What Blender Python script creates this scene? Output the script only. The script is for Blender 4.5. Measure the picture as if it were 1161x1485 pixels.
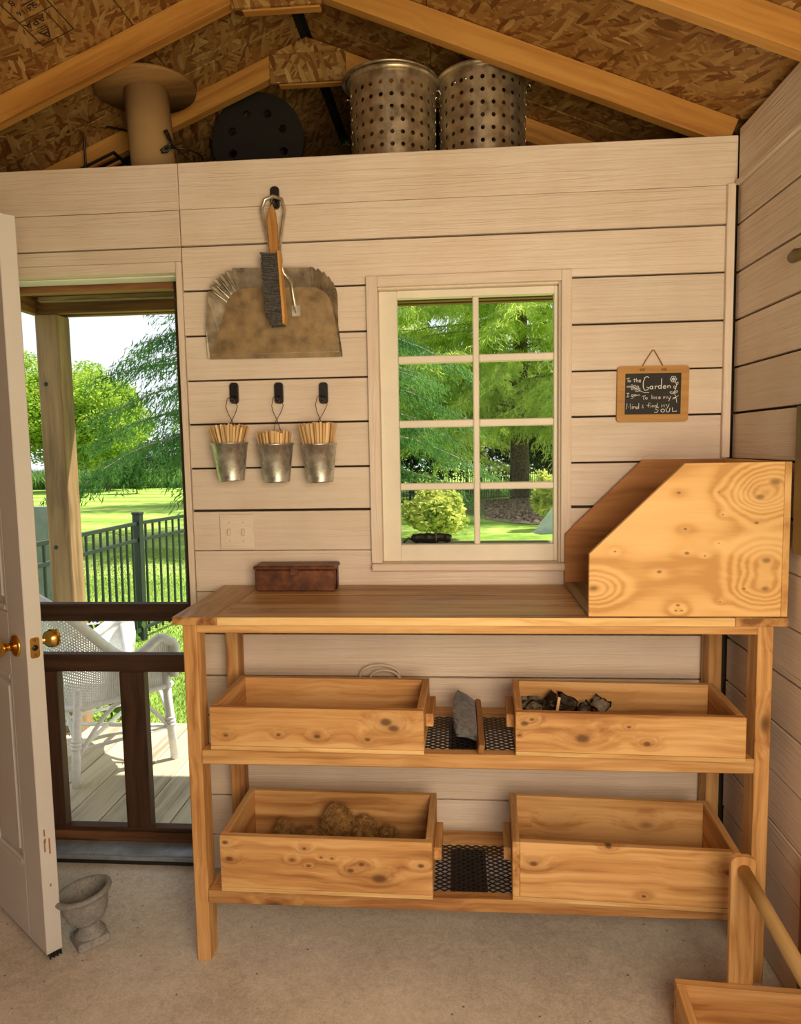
import bpy, bmesh, math, random
import numpy as np
from mathutils import Vector, Matrix

for o in list(bpy.data.objects):
    bpy.data.objects.remove(o)
scene = bpy.context.scene
COL = scene.collection
random.seed(7)
RNG = np.random.default_rng(11)

# ------------------------------------------------------------------ camera
cam_d = bpy.data.cameras.new('camera')
cam = bpy.data.objects.new('camera', cam_d)
COL.objects.link(cam)
yaw, pitch, roll = -7.94855633e-02, -9.24149039e-02, -1.76489211e-02
fw = Vector((math.sin(yaw)*math.cos(pitch), math.cos(yaw)*math.cos(pitch), math.sin(pitch)))
rt = Vector((math.cos(yaw), -math.sin(yaw), 0))
up = rt.cross(fw)
c_, s_ = math.cos(roll), math.sin(roll)
R0 = c_*rt + s_*up
U0 = -s_*rt + c_*up
M = Matrix.Identity(4)
for i in range(3):
    M[i][0], M[i][1], M[i][2] = R0[i], U0[i], -fw[i]
M[0][3], M[1][3], M[2][3] = 0.0, -2.25, 1.422
cam.matrix_world = M
cam_d.sensor_fit = 'VERTICAL'
cam_d.sensor_height = 36.0
cam_d.lens = 1035.936/1485*36
cam_d.clip_start = 0.02
cam_d.clip_end = 400
scene.camera = cam

# ------------------------------------------------------------------ world, sun, daylight
world = bpy.data.worlds.new('sky')
scene.world = world
world.use_nodes = True
wn = world.node_tree
bg = wn.nodes['Background']
bg.inputs[0].default_value = (0.88, 0.95, 1.0, 1)
bg.inputs[1].default_value = 1.15

sun_d = bpy.data.lights.new('sun', 'SUN')
sun_d.energy = 9.0
sun_d.angle = 0.009
sun_d.color = (1.0, 0.93, 0.80)
sun = bpy.data.objects.new('sun', sun_d)
COL.objects.link(sun)
sun.rotation_euler = Vector((-0.60, -0.36, -1.0)).to_track_quat('-Z', 'Y').to_euler()

# daylight through the big open doorway behind the camera
day_d = bpy.data.lights.new('doorway_daylight', 'AREA')
day_d.shape = 'RECTANGLE'
day_d.size = .80
day_d.size_y = 1.05
day_d.energy = 39
day_d.color = (1.0, 0.765, 0.50)
day = bpy.data.objects.new('doorway_daylight', day_d)
COL.objects.link(day)
day.location = (0.40, -2.54, 1.42)
day.rotation_euler = Vector((-0.20, 1.0, 0.06)).to_track_quat('-Z', 'Y').to_euler()

scene.view_settings.view_transform = 'Standard'
scene.view_settings.look = 'None'
scene.view_settings.exposure = 0.0
scene.view_settings.gamma = 1.0
scene.view_settings.use_curve_mapping = False

# ------------------------------------------------------------------ node helpers
class NT:
    def __init__(self, name):
        self.m = bpy.data.materials.new(name)
        self.m.use_nodes = True
        self.t = self.m.node_tree
        self.t.nodes.clear()
        self.out = self.t.nodes.new('ShaderNodeOutputMaterial')
    def n(self, kind, **kw):
        nd = self.t.nodes.new('ShaderNode' + kind)
        for k, v in kw.items():
            setattr(nd, k, v)
        return nd
    def put(self, sock, v):
        if hasattr(v, 'is_output'):
            self.t.links.new(v, sock)
        elif v is not None:
            if isinstance(v, (tuple, list)) and len(v) == 3 and sock.type == 'RGBA':
                v = (*v, 1)
            sock.default_value = v
    def math(self, op, a, b=None, c=None, clamp=False):
        nd = self.n('Math', operation=op, use_clamp=clamp)
        self.put(nd.inputs[0], a)
        if b is not None: self.put(nd.inputs[1], b)
        if c is not None: self.put(nd.inputs[2], c)
        return nd.outputs[0]
    def vmath(self, op, a, b=None):
        nd = self.n('VectorMath', operation=op)
        self.put(nd.inputs[0], a)
        if b is not None: self.put(nd.inputs[1], b)
        return nd.outputs['Value'] if op in ('LENGTH', 'DOT_PRODUCT') else nd.outputs[0]
    def noise(self, vec, scale=5., detail=3., rough=.55, dist=0.):
        nd = self.n('TexNoise')
        self.put(nd.inputs['Vector'], vec)
        nd.inputs['Scale'].default_value = scale
        nd.inputs['Detail'].default_value = detail
        nd.inputs['Roughness'].default_value = rough
        nd.inputs['Distortion'].default_value = dist
        return nd.outputs['Fac']
    def vor(self, vec, scale=5., feature='F1'):
        nd = self.n('TexVoronoi', feature=feature)
        self.put(nd.inputs['Vector'], vec)
        nd.inputs['Scale'].default_value = scale
        return nd
    def ramp(self, fac, stops, interp='LINEAR'):
        nd = self.n('ValToRGB')
        el = nd.color_ramp.elements
        nd.color_ramp.interpolation = interp
        while len(el) > 1: el.remove(el[-1])
        el[0].position = stops[0][0]
        c = stops[0][1]; el[0].color = (*c, 1) if len(c) == 3 else c
        for p, c in stops[1:]:
            e = el.new(p); e.color = (*c, 1) if len(c) == 3 else c
        self.put(nd.inputs[0], fac)
        return nd.outputs[0]
    def mix(self, fac, a, b, blend='MIX'):
        nd = self.n('Mix', data_type='RGBA', blend_type=blend)
        self.put(nd.inputs[0], fac)
        self.put(nd.inputs[6], a)
        self.put(nd.inputs[7], b)
        return nd.outputs[2]
    def maprange(self, v, a, b, c=0., d=1., smooth=False):
        nd = self.n('MapRange')
        if smooth: nd.interpolation_type = 'SMOOTHSTEP'
        self.put(nd.inputs[0], v)
        nd.inputs[1].default_value, nd.inputs[2].default_value = a, b
        nd.inputs[3].default_value, nd.inputs[4].default_value = c, d
        return nd.outputs[0]
    def obj(self):
        return self.n('TexCoord').outputs['Object']
    def rnd(self):
        return self.n('ObjectInfo').outputs['Random']
    def combine(self, x, y, z):
        nd = self.n('CombineXYZ')
        for i, v in enumerate((x, y, z)): self.put(nd.inputs[i], v)
        return nd.outputs[0]
    def sep(self, v):
        nd = self.n('SeparateXYZ'); self.put(nd.inputs[0], v)
        return nd.outputs
    def shifted(self):
        r = self.rnd()
        off = self.combine(self.math('MULTIPLY', r, 17.3), self.math('MULTIPLY', r, 31.7), self.math('MULTIPLY', r, 23.1))
        return self.vmath('ADD', self.obj(), off)
    def bsdf(self, color, rough=.6, metal=0., bump=None, bstr=.2, bdist=.002, spec=.5, **kw):
        b = self.n('BsdfPrincipled')
        self.put(b.inputs['Base Color'], color)
        self.put(b.inputs['Roughness'], rough)
        self.put(b.inputs['Metallic'], metal)
        b.inputs['Specular IOR Level'].default_value = spec
        for k, v in kw.items(): self.put(b.inputs[k.replace('_', ' ')], v)
        if bump is not None:
            bn = self.n('Bump')
            bn.inputs['Strength'].default_value = bstr
            bn.inputs['Distance'].default_value = bdist
            self.put(bn.inputs['Height'], bump)
            self.t.links.new(bn.outputs[0], b.inputs['Normal'])
        self.t.links.new(b.outputs[0], self.out.inputs[0])
        return self.m

def plain(name, color, rough=.5, metal=0., var=.12, scale=12., spec=.5):
    t = NT(name)
    nz = t.noise(t.shifted(), scale, 4)
    a = tuple(max(0, c*(1-var)) for c in color); b = tuple(min(1, c*(1+var)) for c in color)
    return t.bsdf(t.ramp(nz, [(.3, a), (.7, b)]), rough, metal, bump=nz, bstr=.05, spec=spec)

def wood(name, axis, light, mid, dark, grain=45., knot=.16, kscale=7., knots=(), tone=.5, rough=.62, cath=0., spec=.35):
    """plank wood: grain along the given local axis, small random knots, optional placed knots (u, v, size)"""
    t = NT(name)
    raw = t.obj()
    p = t.shifted()
    lo = [0, 0, 0]
    warp = t.math('MULTIPLY', t.math('SUBTRACT', t.noise(p, 3.0, 2), .5), .05)
    comps = list(t.sep(p))
    a = comps[axis]
    others = [i for i in range(3) if i != axis]
    # knots: random ones
    kv = [None]*3
    kv[axis] = t.math('MULTIPLY', a, .55)
    for i in others: kv[i] = comps[i]
    vo = t.vor(t.combine(*kv), kscale)
    d = vo.outputs['Distance']
    cr = t.sep(vo.outputs['Color'])[0]
    mask = t.math('LESS_THAN', cr, knot)
    bulge = t.math('MULTIPLY', t.maprange(d, .02, .45, 1., 0., True), mask)
    kdark = t.math('MULTIPLY', t.maprange(d, .05, .15, 1., 0., True), mask)
    # placed ones, in the board's own X/Z
    if knots:
        r_ = t.sep(raw)
        for (u, v, s) in knots:
            q = t.combine(t.math('MULTIPLY', t.math('SUBTRACT', r_[0], u), .62), 0., t.math('SUBTRACT', r_[2], v))
            dd = t.math('DIVIDE', t.vmath('LENGTH', q), s)
            dd = t.math('ADD', dd, t.math('MULTIPLY', t.math('SUBTRACT', t.noise(raw, 40, 2), .5), .35))
            e = t.math('EXPONENT', t.math('MULTIPLY', t.math('MULTIPLY', dd, dd), -.22 if not cath else -.13))
            if cath: e = t.math('MULTIPLY', e, 1. if s > .0125 else .12)
            bulge = t.math('ADD', bulge, e)
            kdark = t.math('MAXIMUM', kdark, t.maprange(dd, .1 if cath else .3, .62 if cath else .9, .8 if (cath and s > .0125) else .9, 0., True))
    vec = [None]*3
    vec[axis] = t.math('MULTIPLY', a, 1.3)
    for k, i in enumerate(others):
        w = t.math('ADD', comps[i], warp)
        w = t.math('ADD', w, t.math('MULTIPLY', bulge, .03))
        vec[i] = t.math('MULTIPLY', w, grain)
    gv = t.combine(*vec)
    g1 = t.noise(gv, 1., 4, .6)
    band = t.noise(t.combine(*[t.math('MULTIPLY', v, .22) if i != axis else v for i, v in enumerate(vec)]), 1., 2, .5)
    if cath:
        rings = t.math('SINE', t.math('MULTIPLY', t.math('ADD', band, t.math('MULTIPLY', bulge, 1.0)), cath))
        rings = t.maprange(rings, -1., 1.)
        g = t.math('ADD', t.math('MULTIPLY', g1, .62), t.math('MULTIPLY', rings, .15))
        g = t.math('ADD', g, t.math('MULTIPLY', band, .18))
    else:
        g = t.math('ADD', t.math('MULTIPLY', g1, .62), t.math('MULTIPLY', band, .38))
    col = t.ramp(g, [(.37, dark), (.485, mid), (.60, light)])
    rv = t.maprange(t.rnd(), 0., 1., 1-tone*.28, 1+tone*.12)
    col = t.mix(1., col, t.combine(rv, rv, rv), 'MULTIPLY')
    kcol = tuple(c*.33 for c in dark)
    col = t.mix(t.math('MULTIPLY', bulge, .12 if cath else .28, clamp=True), col, tuple(c*.8 for c in dark))
    col = t.mix(t.math('MULTIPLY', kdark, .95), col, kcol)
    return t.bsdf(col, rough, bump=g, bstr=.12, bdist=.001, spec=spec)

def paint(name, axis):
    t = NT(name)
    p = t.shifted()
    c = list(t.sep(p))
    vec = [t.math('MULTIPLY', c[i], 2.2 if i == axis else 60.) for i in range(3)]
    g = t.noise(t.combine(*vec), 1., 4, .6, 1.2)
    kv = [t.math('MULTIPLY', c[i], .5) if i == axis else c[i] for i in range(3)]
    vo = t.vor(t.combine(*kv), 6.)
    mask = t.math('LESS_THAN', t.sep(vo.outputs['Color'])[0], .13)
    k = t.math('MULTIPLY', t.maprange(vo.outputs['Distance'], .0, .32, 1., 0., True), mask)
    base = t.ramp(t.noise(p, 4., 3), [(.3, (.75, .615, .50)), (.7, (.84, .725, .63))])
    base = t.mix(t.math('MULTIPLY', t.maprange(g, .36, .54, .13, 0.), 1.), base, (.55, .45, .34))
    base = t.mix(t.math('MULTIPLY', k, .38), base, (.62, .42, .22))
    ring = t.math('MULTIPLY', k, t.math('SINE', t.math('MULTIPLY', vo.outputs['Distance'], 160.)))
    h = t.math('ADD', g, t.math('MULTIPLY', ring, .25))
    rv = t.maprange(t.rnd(), 0., 1., .93, 1.03)
    base = t.mix(1., base, t.combine(rv, rv, rv), 'MULTIPLY')
    return t.bsdf(base, .5, bump=h, bstr=.9, bdist=.005, spec=.35)

def osb(name, k1=1.0):
    t = NT(name)
    p = t.shifted()
    xy = t.sep(p)
    yz = t.math('ADD', xy[1], xy[2])
    cols, hs = None, None
    for k, ang in enumerate((.15, 1.0, -.75, 1.9)):
        ca, sa = math.cos(ang), math.sin(ang)
        u = t.math('ADD', t.math('MULTIPLY', xy[0], ca), t.math('MULTIPLY', yz, sa))
        v = t.math('ADD', t.math('MULTIPLY', xy[0], -sa), t.math('MULTIPLY', yz, ca))
        w = t.math('MULTIPLY', t.math('SUBTRACT', t.noise(p, 9., 2), .5), .5)
        vo = t.vor(t.combine(t.math('ADD', t.math('MULTIPLY', u, 13.), w), t.math('ADD', t.math('MULTIPLY', v, 70.), w), k*3.7), 1.)
        rc = t.sep(vo.outputs['Color'])
        fine = t.noise(t.combine(t.math('MULTIPLY', u, 8.), t.math('MULTIPLY', v, 150.), 0.), 1., 2)
        f = t.math('ADD', t.math('MULTIPLY', rc[0], .8), t.math('MULTIPLY', fine, .25))
        c = t.ramp(f, [(.1, (.15, .052, .012)), (.35, (.27, .125, .034)), (.62, (.38, .205, .062)), (.88, (.47, .28, .10)), (1., (.66, .46, .22))])
        if cols is None:
            cols, hs = c, rc[1]
        else:
            mk = t.math('LESS_THAN', rc[2], .42)
            mk = t.math('MULTIPLY', mk, t.math('LESS_THAN', vo.outputs['Distance'], .62))
            cols = t.mix(mk, cols, c)
            hs = t.math('ADD', t.math('MULTIPLY', hs, t.math('SUBTRACT', 1., mk)), t.math('MULTIPLY', rc[1], mk))
    return t.bsdf(cols, .55, bump=hs, bstr=.35, bdist=.002, spec=.3)

def leafmat(name, c1, c2, trans=.55, scale=1.2):
    t = NT(name)
    nz = t.noise(t.obj(), scale, 4, .7)
    col = t.ramp(nz, [(.35, c1), (.62, c2)])
    d = t.n('BsdfDiffuse'); t.put(d.inputs[0], col)
    tr = t.n('BsdfTranslucent'); t.put(tr.inputs[0], col)
    mx = t.n('MixShader'); mx.inputs[0].default_value = trans
    t.t.links.new(d.outputs[0], mx.inputs[1]); t.t.links.new(tr.outputs[0], mx.inputs[2])
    t.t.links.new(mx.outputs[0], t.out.inputs[0])
    return t.m

def galv(name, tint=(.52, .52, .50), rough=.34, metal=1., spangle=.25):
    t = NT(name)
    p = t.obj()
    vo = t.vor(p, 70.)
    nz = t.noise(p, 25., 4)
    f = t.math('ADD', t.math('MULTIPLY', t.sep(vo.outputs['Color'])[0], spangle), t.math('MULTIPLY', nz, 1-spangle))
    a = tuple(c*.62 for c in tint); b = tuple(min(1, c*1.25) for c in tint)
    return t.bsdf(t.ramp(f, [(.3, a), (.7, b)]), t.maprange(nz, .3, .7, rough*.8, rough*1.35), metal, bump=nz, bstr=.04)

MAT = {}
CED = ((.76, .46, .195), (.60, .315, .11), (.37, .16, .05))
for i, ax in enumerate('xyz'):
    MAT['cedar_'+ax] = wood('cedar_'+ax, i, *CED)
    MAT['raft_'+ax] = wood('rafter_pine_'+ax, i, (.66, .34, .085), (.57, .27, .06), (.40, .165, .035), grain=30, knot=.12, tone=.4)
    MAT['old_'+ax] = wood('weathered_wood_'+ax, i, (.40, .29, .175), (.30, .205, .12), (.18, .115, .065), grain=45, knot=.1)
    MAT['dark_'+ax] = wood('dark_stained_wood_'+ax, i, (.085, .036, .018), (.06, .025, .012), (.03, .012, .007), grain=40, knot=.05)
    MAT['brown_'+ax] = wood('brown_stained_wood_'+ax, i, (.26, .115, .045), (.19, .08, .03), (.10, .04, .016), grain=40, knot=.05)
    MAT['deck_'+ax] = wood('deck_wood_'+ax, i, (.60, .52, .38), (.50, .43, .31), (.33, .27, .19), grain=30, knot=.08)
MAT['post_z'] = wood('post_wood', 2, (.33, .205, .105), (.25, .15, .072), (.15, .085, .04), grain=30, knot=.06)
MAT['top_x'] = wood('bench_top_x', 0, (.58, .36, .165), (.46, .26, .105), (.24, .115, .04), grain=55, knot=.22, rough=.42)
MAT['top_y'] = wood('bench_top_y', 1, (.58, .36, .165), (.46, .26, .105), (.24, .115, .04), grain=55, knot=.22, rough=.42)
MAT['light_x'] = wood('pale_pine_x', 0, (.86, .62, .30), (.76, .49, .20), (.52, .27, .09), grain=40, knot=.05)
MAT['endgrain'] = wood('end_grain', 1, (.62, .34, .13), (.50, .25, .085), (.24, .10, .03), grain=38, knot=0, cath=26)
MAT['ply_y'] = wood('plywood_y', 1, (.80, .50, .21), (.70, .40, .145), (.5, .25, .08), grain=14, knot=.05, cath=16)
MAT['bin_back'] = wood('dark_red_wood', 0, (.52, .25, .09), (.42, .19, .06), (.25, .1, .03), grain=20, knot=.05)  # darker, redder wood tone for the back panel of the bin
MAT['dowel'] = wood('worn_dowel', 1, (.66, .46, .20), (.50, .33, .13), (.24, .15, .06), grain=22, knot=.2, kscale=14)
MAT['paint_x'] = paint('painted_plank_x', 0)
MAT['paint_y'] = paint('painted_plank_y', 1)
MAT['paint_z'] = paint('painted_trim_z', 2)
MAT['osb'] = osb('strand_board')
MAT['gapdark'] = plain('dark_backing', (.035, .022, .014), .9)
MAT['black'] = plain('black_plastic', (.014, .012, .011), .35)
MAT['blackmetal'] = plain('black_metal', (.02, .02, .022), .45, .3)
MAT['fence_black'] = plain('fence_black', (.018, .026, .027), .4, .1)
MAT['felt'] = plain('roofing_felt', (.008, .008, .009), .95)
MAT['galv'] = galv('galvanised_tin', (.62, .61, .57), .34, .85)
MAT['pan'] = galv('dustpan_steel', (.74, .70, .60), .3, .8, spangle=.05)
MAT['panplate'] = galv('dustpan_plate', (.36, .25, .13), .5, .5, spangle=.05)
MAT['alu'] = galv('brushed_aluminium', (.60, .51, .36), .38, .85, spangle=.05)
MAT['wire'] = plain('dark_wire', (.03, .02, .018), .4, .6)
MAT['silver'] = plain('silver_wire', (.5, .48, .44), .3, 1.)
MAT['brass'] = plain('brass', (.80, .50, .13), .2, 1., .1)
MAT['bronze'] = plain('dull_bronze', (.16, .12, .05), .45, .4)
MAT['chalk'] = plain('chalk', (.85, .85, .82), .9)
MAT['slate'] = plain('chalkboard', (.02, .018, .018), .7, 0, .3)
MAT['frame_wood'] = wood('sign_wood', 0, (.55, .31, .10), (.48, .25, .075), (.36, .17, .05), grain=40, knot=0)
MAT['brushwood'] = wood('brush_wood', 2, (.72, .40, .12), (.62, .31, .08), (.45, .2, .05), grain=40, knot=0)
MAT['brushwood_y'] = wood('brush_wood_y', 1, (.50, .26, .09), (.38, .18, .06), (.25, .1, .03), grain=40, knot=0)
MAT['bristle'] = plain('grey_bristles', (.095, .09, .085), .8, 0, .5, 120)
MAT['bristle2'] = plain('blue_grey_bristles', (.20, .19, .19), .8, 0, .35, 90)
MAT['stick'] = wood('craft_stick', 2, (.86, .62, .33), (.78, .52, .25), (.58, .34, .13), grain=90, knot=0, tone=.9)
MAT['string'] = plain('jute_string', (.36, .19, .07), .9)
MAT['white'] = plain('white_paint', (.78, .75, .70), .45, 0, .05, 6)
MAT['doorpaint'] = plain('door_paint', (.66, .635, .61), .42, 0, .05, 3)
MAT['whitewicker'] = plain('white_wicker', (.82, .83, .84), .5, 0, .08, 40)
MAT['cord'] = plain('white_cable', (.72, .66, .56), .5)
MAT['sash'] = plain('sash_paint', (.80, .74, .62), .45, 0, .06, 8)
MAT['mulch'] = plain('bark_mulch', (.24, .17, .12), .95, 0, .7, 9)
MAT['bark'] = plain('tree_bark', (.15, .11, .08), .95, 0, .5, 14)
MAT['palebark'] = plain('branch_bark', (.30, .25, .20), .95, 0, .4, 14)
MAT['greyfence'] = plain('grey_fence', (.20, .20, .19), .9, 0, .3, 6)
MAT['paper'] = plain('seed_paper', (.26, .22, .17), .8, 0, .6, 60)
MAT['debris'] = plain('dry_debris', (.05, .038, .03), .95, 0, .7, 90)
MAT['coir'] = plain('coir_fibre', (.40, .22, .075), .95, 0, .55, 60)
MAT['card'] = plain('cardboard_tube', (.40, .25, .105), .85, 0, .1, 5)
MAT['spoolwood'] = wood('spool_wood', 0, (.42, .23, .085), (.34, .175, .06), (.24, .11, .035), grain=25, knot=.05)
MAT['reel'] = plain('dark_reel', (.014, .010, .008), .7)
MAT['lilac'] = plain('lilac_petals', (.55, .36, .65), .7)
MAT['sill_metal'] = plain('threshold_metal', (.30, .33, .38), .45, .4, .2, 20)
MAT['greyboard'] = plain('grey_board', (.20, .23, .21), .85, 0, .2, 8)
MAT['fol_a'] = leafmat('cypress_needles', (.05, .14, .045), (.17, .33, .09))
MAT['fol_b'] = leafmat('cypress_needles_bright', (.30, .46, .06), (.76, .88, .22), .68)
MAT['fol_d'] = leafmat('evergreen_dark', (.03, .055, .03), (.09, .13, .07), .35)
MAT['fol_l'] = leafmat('lime_leaves', (.18, .34, .035), (.52, .66, .10))
MAT['fol_s'] = leafmat('shrub_leaves', (.26, .36, .06), (.85, .85, .26), .5, 4.5)
MAT['fol_g'] = leafmat('shrub_green', (.05, .12, .03), (.14, .26, .06))
MAT['tallgrass'] = leafmat('tall_grass', (.12, .24, .06), (.28, .44, .14), .4)
MAT['blade'] = leafmat('grass_blades', (.12, .20, .035), (.27, .38, .085), .45)

def lawn_mat():
    t = NT('lawn')
    p = t.n('TexCoord').outputs['Object']
    s = t.sep(p)
    st = t.math('SINE', t.math('ADD', t.math('MULTIPLY', s[1], 2.1), t.math('MULTIPLY', s[0], .35)))
    nz = t.noise(p, 2.2, 6, .7)
    f = t.math('ADD', t.math('MULTIPLY', nz, .8), t.math('MULTIPLY', t.maprange(st, -1., 1.), .25))
    col = t.ramp(f, [(.3, (.14, .24, .035)), (.55, (.28, .41, .075)), (.8, (.44, .54, .16))])
    return t.bsdf(col, .9, bump=t.noise(p, 40., 3), bstr=.6, bdist=.03, spec=.1)
MAT['lawn'] = lawn_mat()

def concrete_mat(name, c0, c1, c2):
    t = NT(name)
    p = t.obj()
    big = t.noise(p, 1.6, 5, .6)
    fine = t.noise(p, 170., 3, .7)
    med = t.noise(p, 28., 4, .65, 1.)
    f = t.math('ADD', t.math('MULTIPLY', big, .45), t.math('ADD', t.math('MULTIPLY', fine, .35), t.math('MULTIPLY', med, .25)))
    col = t.ramp(f, [(.36, c0), (.52, c1), (.68, c2)])
    vo = t.vor(p, 32.)
    pit = t.math('MULTIPLY', t.maprange(vo.outputs['Distance'], .07, .13, 1., 0.), t.math('LESS_THAN', t.sep(vo.outputs['Color'])[0], .22))
    scr = t.noise(t.vmath('MULTIPLY', p, (30., 110., 1.)), 1., 3, .7, 2.)
    scr = t.maprange(scr, .66, .72)
    col = t.mix(t.math('MULTIPLY', pit, .8), col, (.10, .075, .055))
    col = t.mix(t.math('MULTIPLY', scr, .5), col, tuple(c*.4 for c in c0))
    return t.bsdf(col, .6, bump=t.math('SUBTRACT', f, pit), bstr=.3, bdist=.003, spec=.4)
MAT['floor'] = concrete_mat('concrete_floor', (.40, .355, .305), (.66, .605, .535), (.88, .83, .76))
MAT['urn'] = concrete_mat('urn_stone', (.14, .135, .13), (.28, .27, .26), (.46, .45, .44))

def rust_mat():
    t = NT('rusty_tin')
    p = t.obj()
    nz = t.noise(p, 22., 5, .7)
    return t.bsdf(t.ramp(nz, [(.3, (.05, .02, .012)), (.5, (.13, .045, .02)), (.68, (.24, .09, .035))]), .5, .25, bump=nz, bstr=.2)
MAT['rust'] = rust_mat()

def glass_mat():
    t = NT('window_glass')
    tr = t.n('BsdfTransparent'); tr.inputs[0].default_value = (.96, .97, .96, 1)
    gl = t.n('BsdfGlossy'); gl.inputs['Roughness'].default_value = .02
    fr = t.n('Fresnel'); fr.inputs[0].default_value = 1.06
    mx = t.n('MixShader')
    t.t.links.new(fr.outputs[0], mx.inputs[0])
    t.t.links.new(tr.outputs[0], mx.inputs[1]); t.t.links.new(gl.outputs[0], mx.inputs[2])
    t.t.links.new(mx.outputs[0], t.out.inputs[0])
    return t.m
MAT['glass'] = glass_mat()

# ------------------------------------------------------------------ object helpers
def link(name, me, mat=None, parent=None, loc=None):
    o = bpy.data.objects.new(name, me)
    COL.objects.link(o)
    if mat is not None and me is not None and not me.materials:
        me.materials.append(MAT[mat] if isinstance(mat, str) else mat)
    if loc is not None: o.location = loc
    if parent is not None: o.parent = parent
    return o

def tag(o, label=None, cat=None, group=None, kind=None):
    if label: o['label'] = label
    if cat: o['category'] = cat
    if group: o['group'] = group
    if kind: o['kind'] = kind
    return o

def empty(name, loc=(0, 0, 0), rz=0.):
    o = bpy.data.objects.new(name, None)
    COL.objects.link(o)
    o.empty_display_size = .05
    o.location = loc
    o.rotation_euler = (0, 0, rz)
    return o

def from_bm(bm, name, smooth=False):
    bmesh.ops.recalc_face_normals(bm, faces=bm.faces)
    me = bpy.data.meshes.new(name)
    bm.to_mesh(me)
    bm.free()
    if smooth:
        me.shade_smooth()
    return me

BOXC = {}
def box_me(sx, sy, sz, bev=.0015):
    key = (round(sx, 4), round(sy, 4), round(sz, 4), bev)
    if key in BOXC: pass
    bm = bmesh.new()
    bmesh.ops.create_cube(bm, size=1.)
    bmesh.ops.scale(bm, vec=(sx, sy, sz), verts=bm.verts)
    if bev:
        bmesh.ops.bevel(bm, geom=list(bm.edges), offset=min(bev, min(sx, sy, sz)*.3), segments=1, affect='EDGES', profile=.5)
    return from_bm(bm, 'box')

def box(name, x0, x1, y0, y1, z0, z1, mat, parent=None, bev=.0015, off=(0, 0, 0)):
    """a box in the coordinates of the parent; its own origin is at its centre"""
    me = box_me(x1-x0, y1-y0, z1-z0, bev)
    return link(name, me, mat, parent, ((x0+x1)/2-off[0], (y0+y1)/2-off[1], (z0+z1)/2-off[2]))

def add_box(bm, x0, x1, y0, y1, z0, z1, mtx=None):
    r = bmesh.ops.create_cube(bm, size=1.)
    bmesh.ops.scale(bm, vec=(x1-x0, y1-y0, z1-z0), verts=r['verts'])
    bmesh.ops.translate(bm, vec=((x0+x1)/2, (y0+y1)/2, (z0+z1)/2), verts=r['verts'])
    if mtx is not None: bmesh.ops.transform(bm, matrix=mtx, verts=r['verts'])
    return r['verts']

def prism_me(pts, t0, t1, plane='xz', bev=0.):
    """polygon extruded along the remaining axis from t0 to t1"""
    bm = bmesh.new()
    def P(a, b, t):
        return {'xz': (a, t, b), 'yz': (t, a, b), 'xy': (a, b, t)}[plane]
    v0 = [bm.verts.new(P(a, b, t0)) for a, b in pts]
    v1 = [bm.verts.new(P(a, b, t1)) for a, b in pts]
    bm.faces.new(v0); bm.faces.new(v1[::-1])
    n = len(pts)
    for i in range(n):
        bm.faces.new((v0[i], v0[(i+1) % n], v1[(i+1) % n], v1[i]))
    if bev:
        bmesh.ops.bevel(bm, geom=list(bm.edges), offset=bev, segments=1, affect='EDGES')
    return from_bm(bm, 'prism')

def prism(name, pts, t0, t1, mat, parent=None, plane='xz', bev=.001):
    cx = sum(p[0] for p in pts)/len(pts); cy = sum(p[1] for p in pts)/len(pts); ct = (t0+t1)/2
    me = prism_me([(a-cx, b-cy) for a, b in pts], t0-ct, t1-ct, plane, bev)
    loc = {'xz': (cx, ct, cy), 'yz': (ct, cx, cy), 'xy': (cx, cy, ct)}[plane]
    return link(name, me, mat, parent, loc)

def add_tube(bm, pts, r, seg=8, cap=True, closed=False):
    pts = [Vector(p) for p in pts]
    n = len(pts)
    rad = r if isinstance(r, (list, tuple)) else [r]*n
    rings = []
    nrm = None
    for i, p in enumerate(pts):
        if closed: d = pts[(i+1) % n]-pts[i-1]
        else: d = (pts[min(i+1, n-1)]-pts[max(i-1, 0)])
        d = d.normalized() if d.length > 1e-9 else Vector((0, 0, 1))
        if nrm is None:
            a = Vector((0, 0, 1)) if abs(d.z) < .9 else Vector((1, 0, 0))
            nrm = d.cross(a).normalized()
        nrm = (nrm - d*nrm.dot(d)).normalized()
        b = d.cross(nrm)
        rings.append([bm.verts.new(p + (nrm*math.cos(2*math.pi*k/seg) + b*math.sin(2*math.pi*k/seg))*rad[i]) for k in range(seg)])
    for i in range(n if closed else n-1):
        A, B = rings[i], rings[(i+1) % n]
        for k in range(seg):
            bm.faces.new((A[k], A[(k+1) % seg], B[(k+1) % seg], B[k]))
    if cap and not closed:
        bm.faces.new(rings[0][::-1]); bm.faces.new(rings[-1])

def tube(name, pts, r, mat, parent=None, seg=8, closed=False, smooth=True):
    bm = bmesh.new()
    add_tube(bm, pts, r, seg, True, closed)
    return link(name, from_bm(bm, name, smooth), mat, parent)

def add_lathe(bm, prof, seg=32, mtx=None, close=False):
    rings = []
    new = []
    for r, z in prof:
        if r < 1e-6:
            v = bm.verts.new((0, 0, z)); rings.append([v]*seg); new.append(v)
        else:
            rg = [bm.verts.new((r*math.cos(2*math.pi*k/seg), r*math.sin(2*math.pi*k/seg), z)) for k in range(seg)]
            rings.append(rg); new += rg
    pr = list(zip(rings, rings[1:])) + ([(rings[-1], rings[0])] if close else [])
    for A, B in pr:
        for k in range(seg):
            vs = []
            for v in (A[k], A[(k+1) % seg], B[(k+1) % seg], B[k]):
                if v not in vs: vs.append(v)
            if len(vs) > 2:
                try: bm.faces.new(vs)
                except ValueError: pass
    if mtx is not None: bmesh.ops.transform(bm, matrix=mtx, verts=new)

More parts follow.
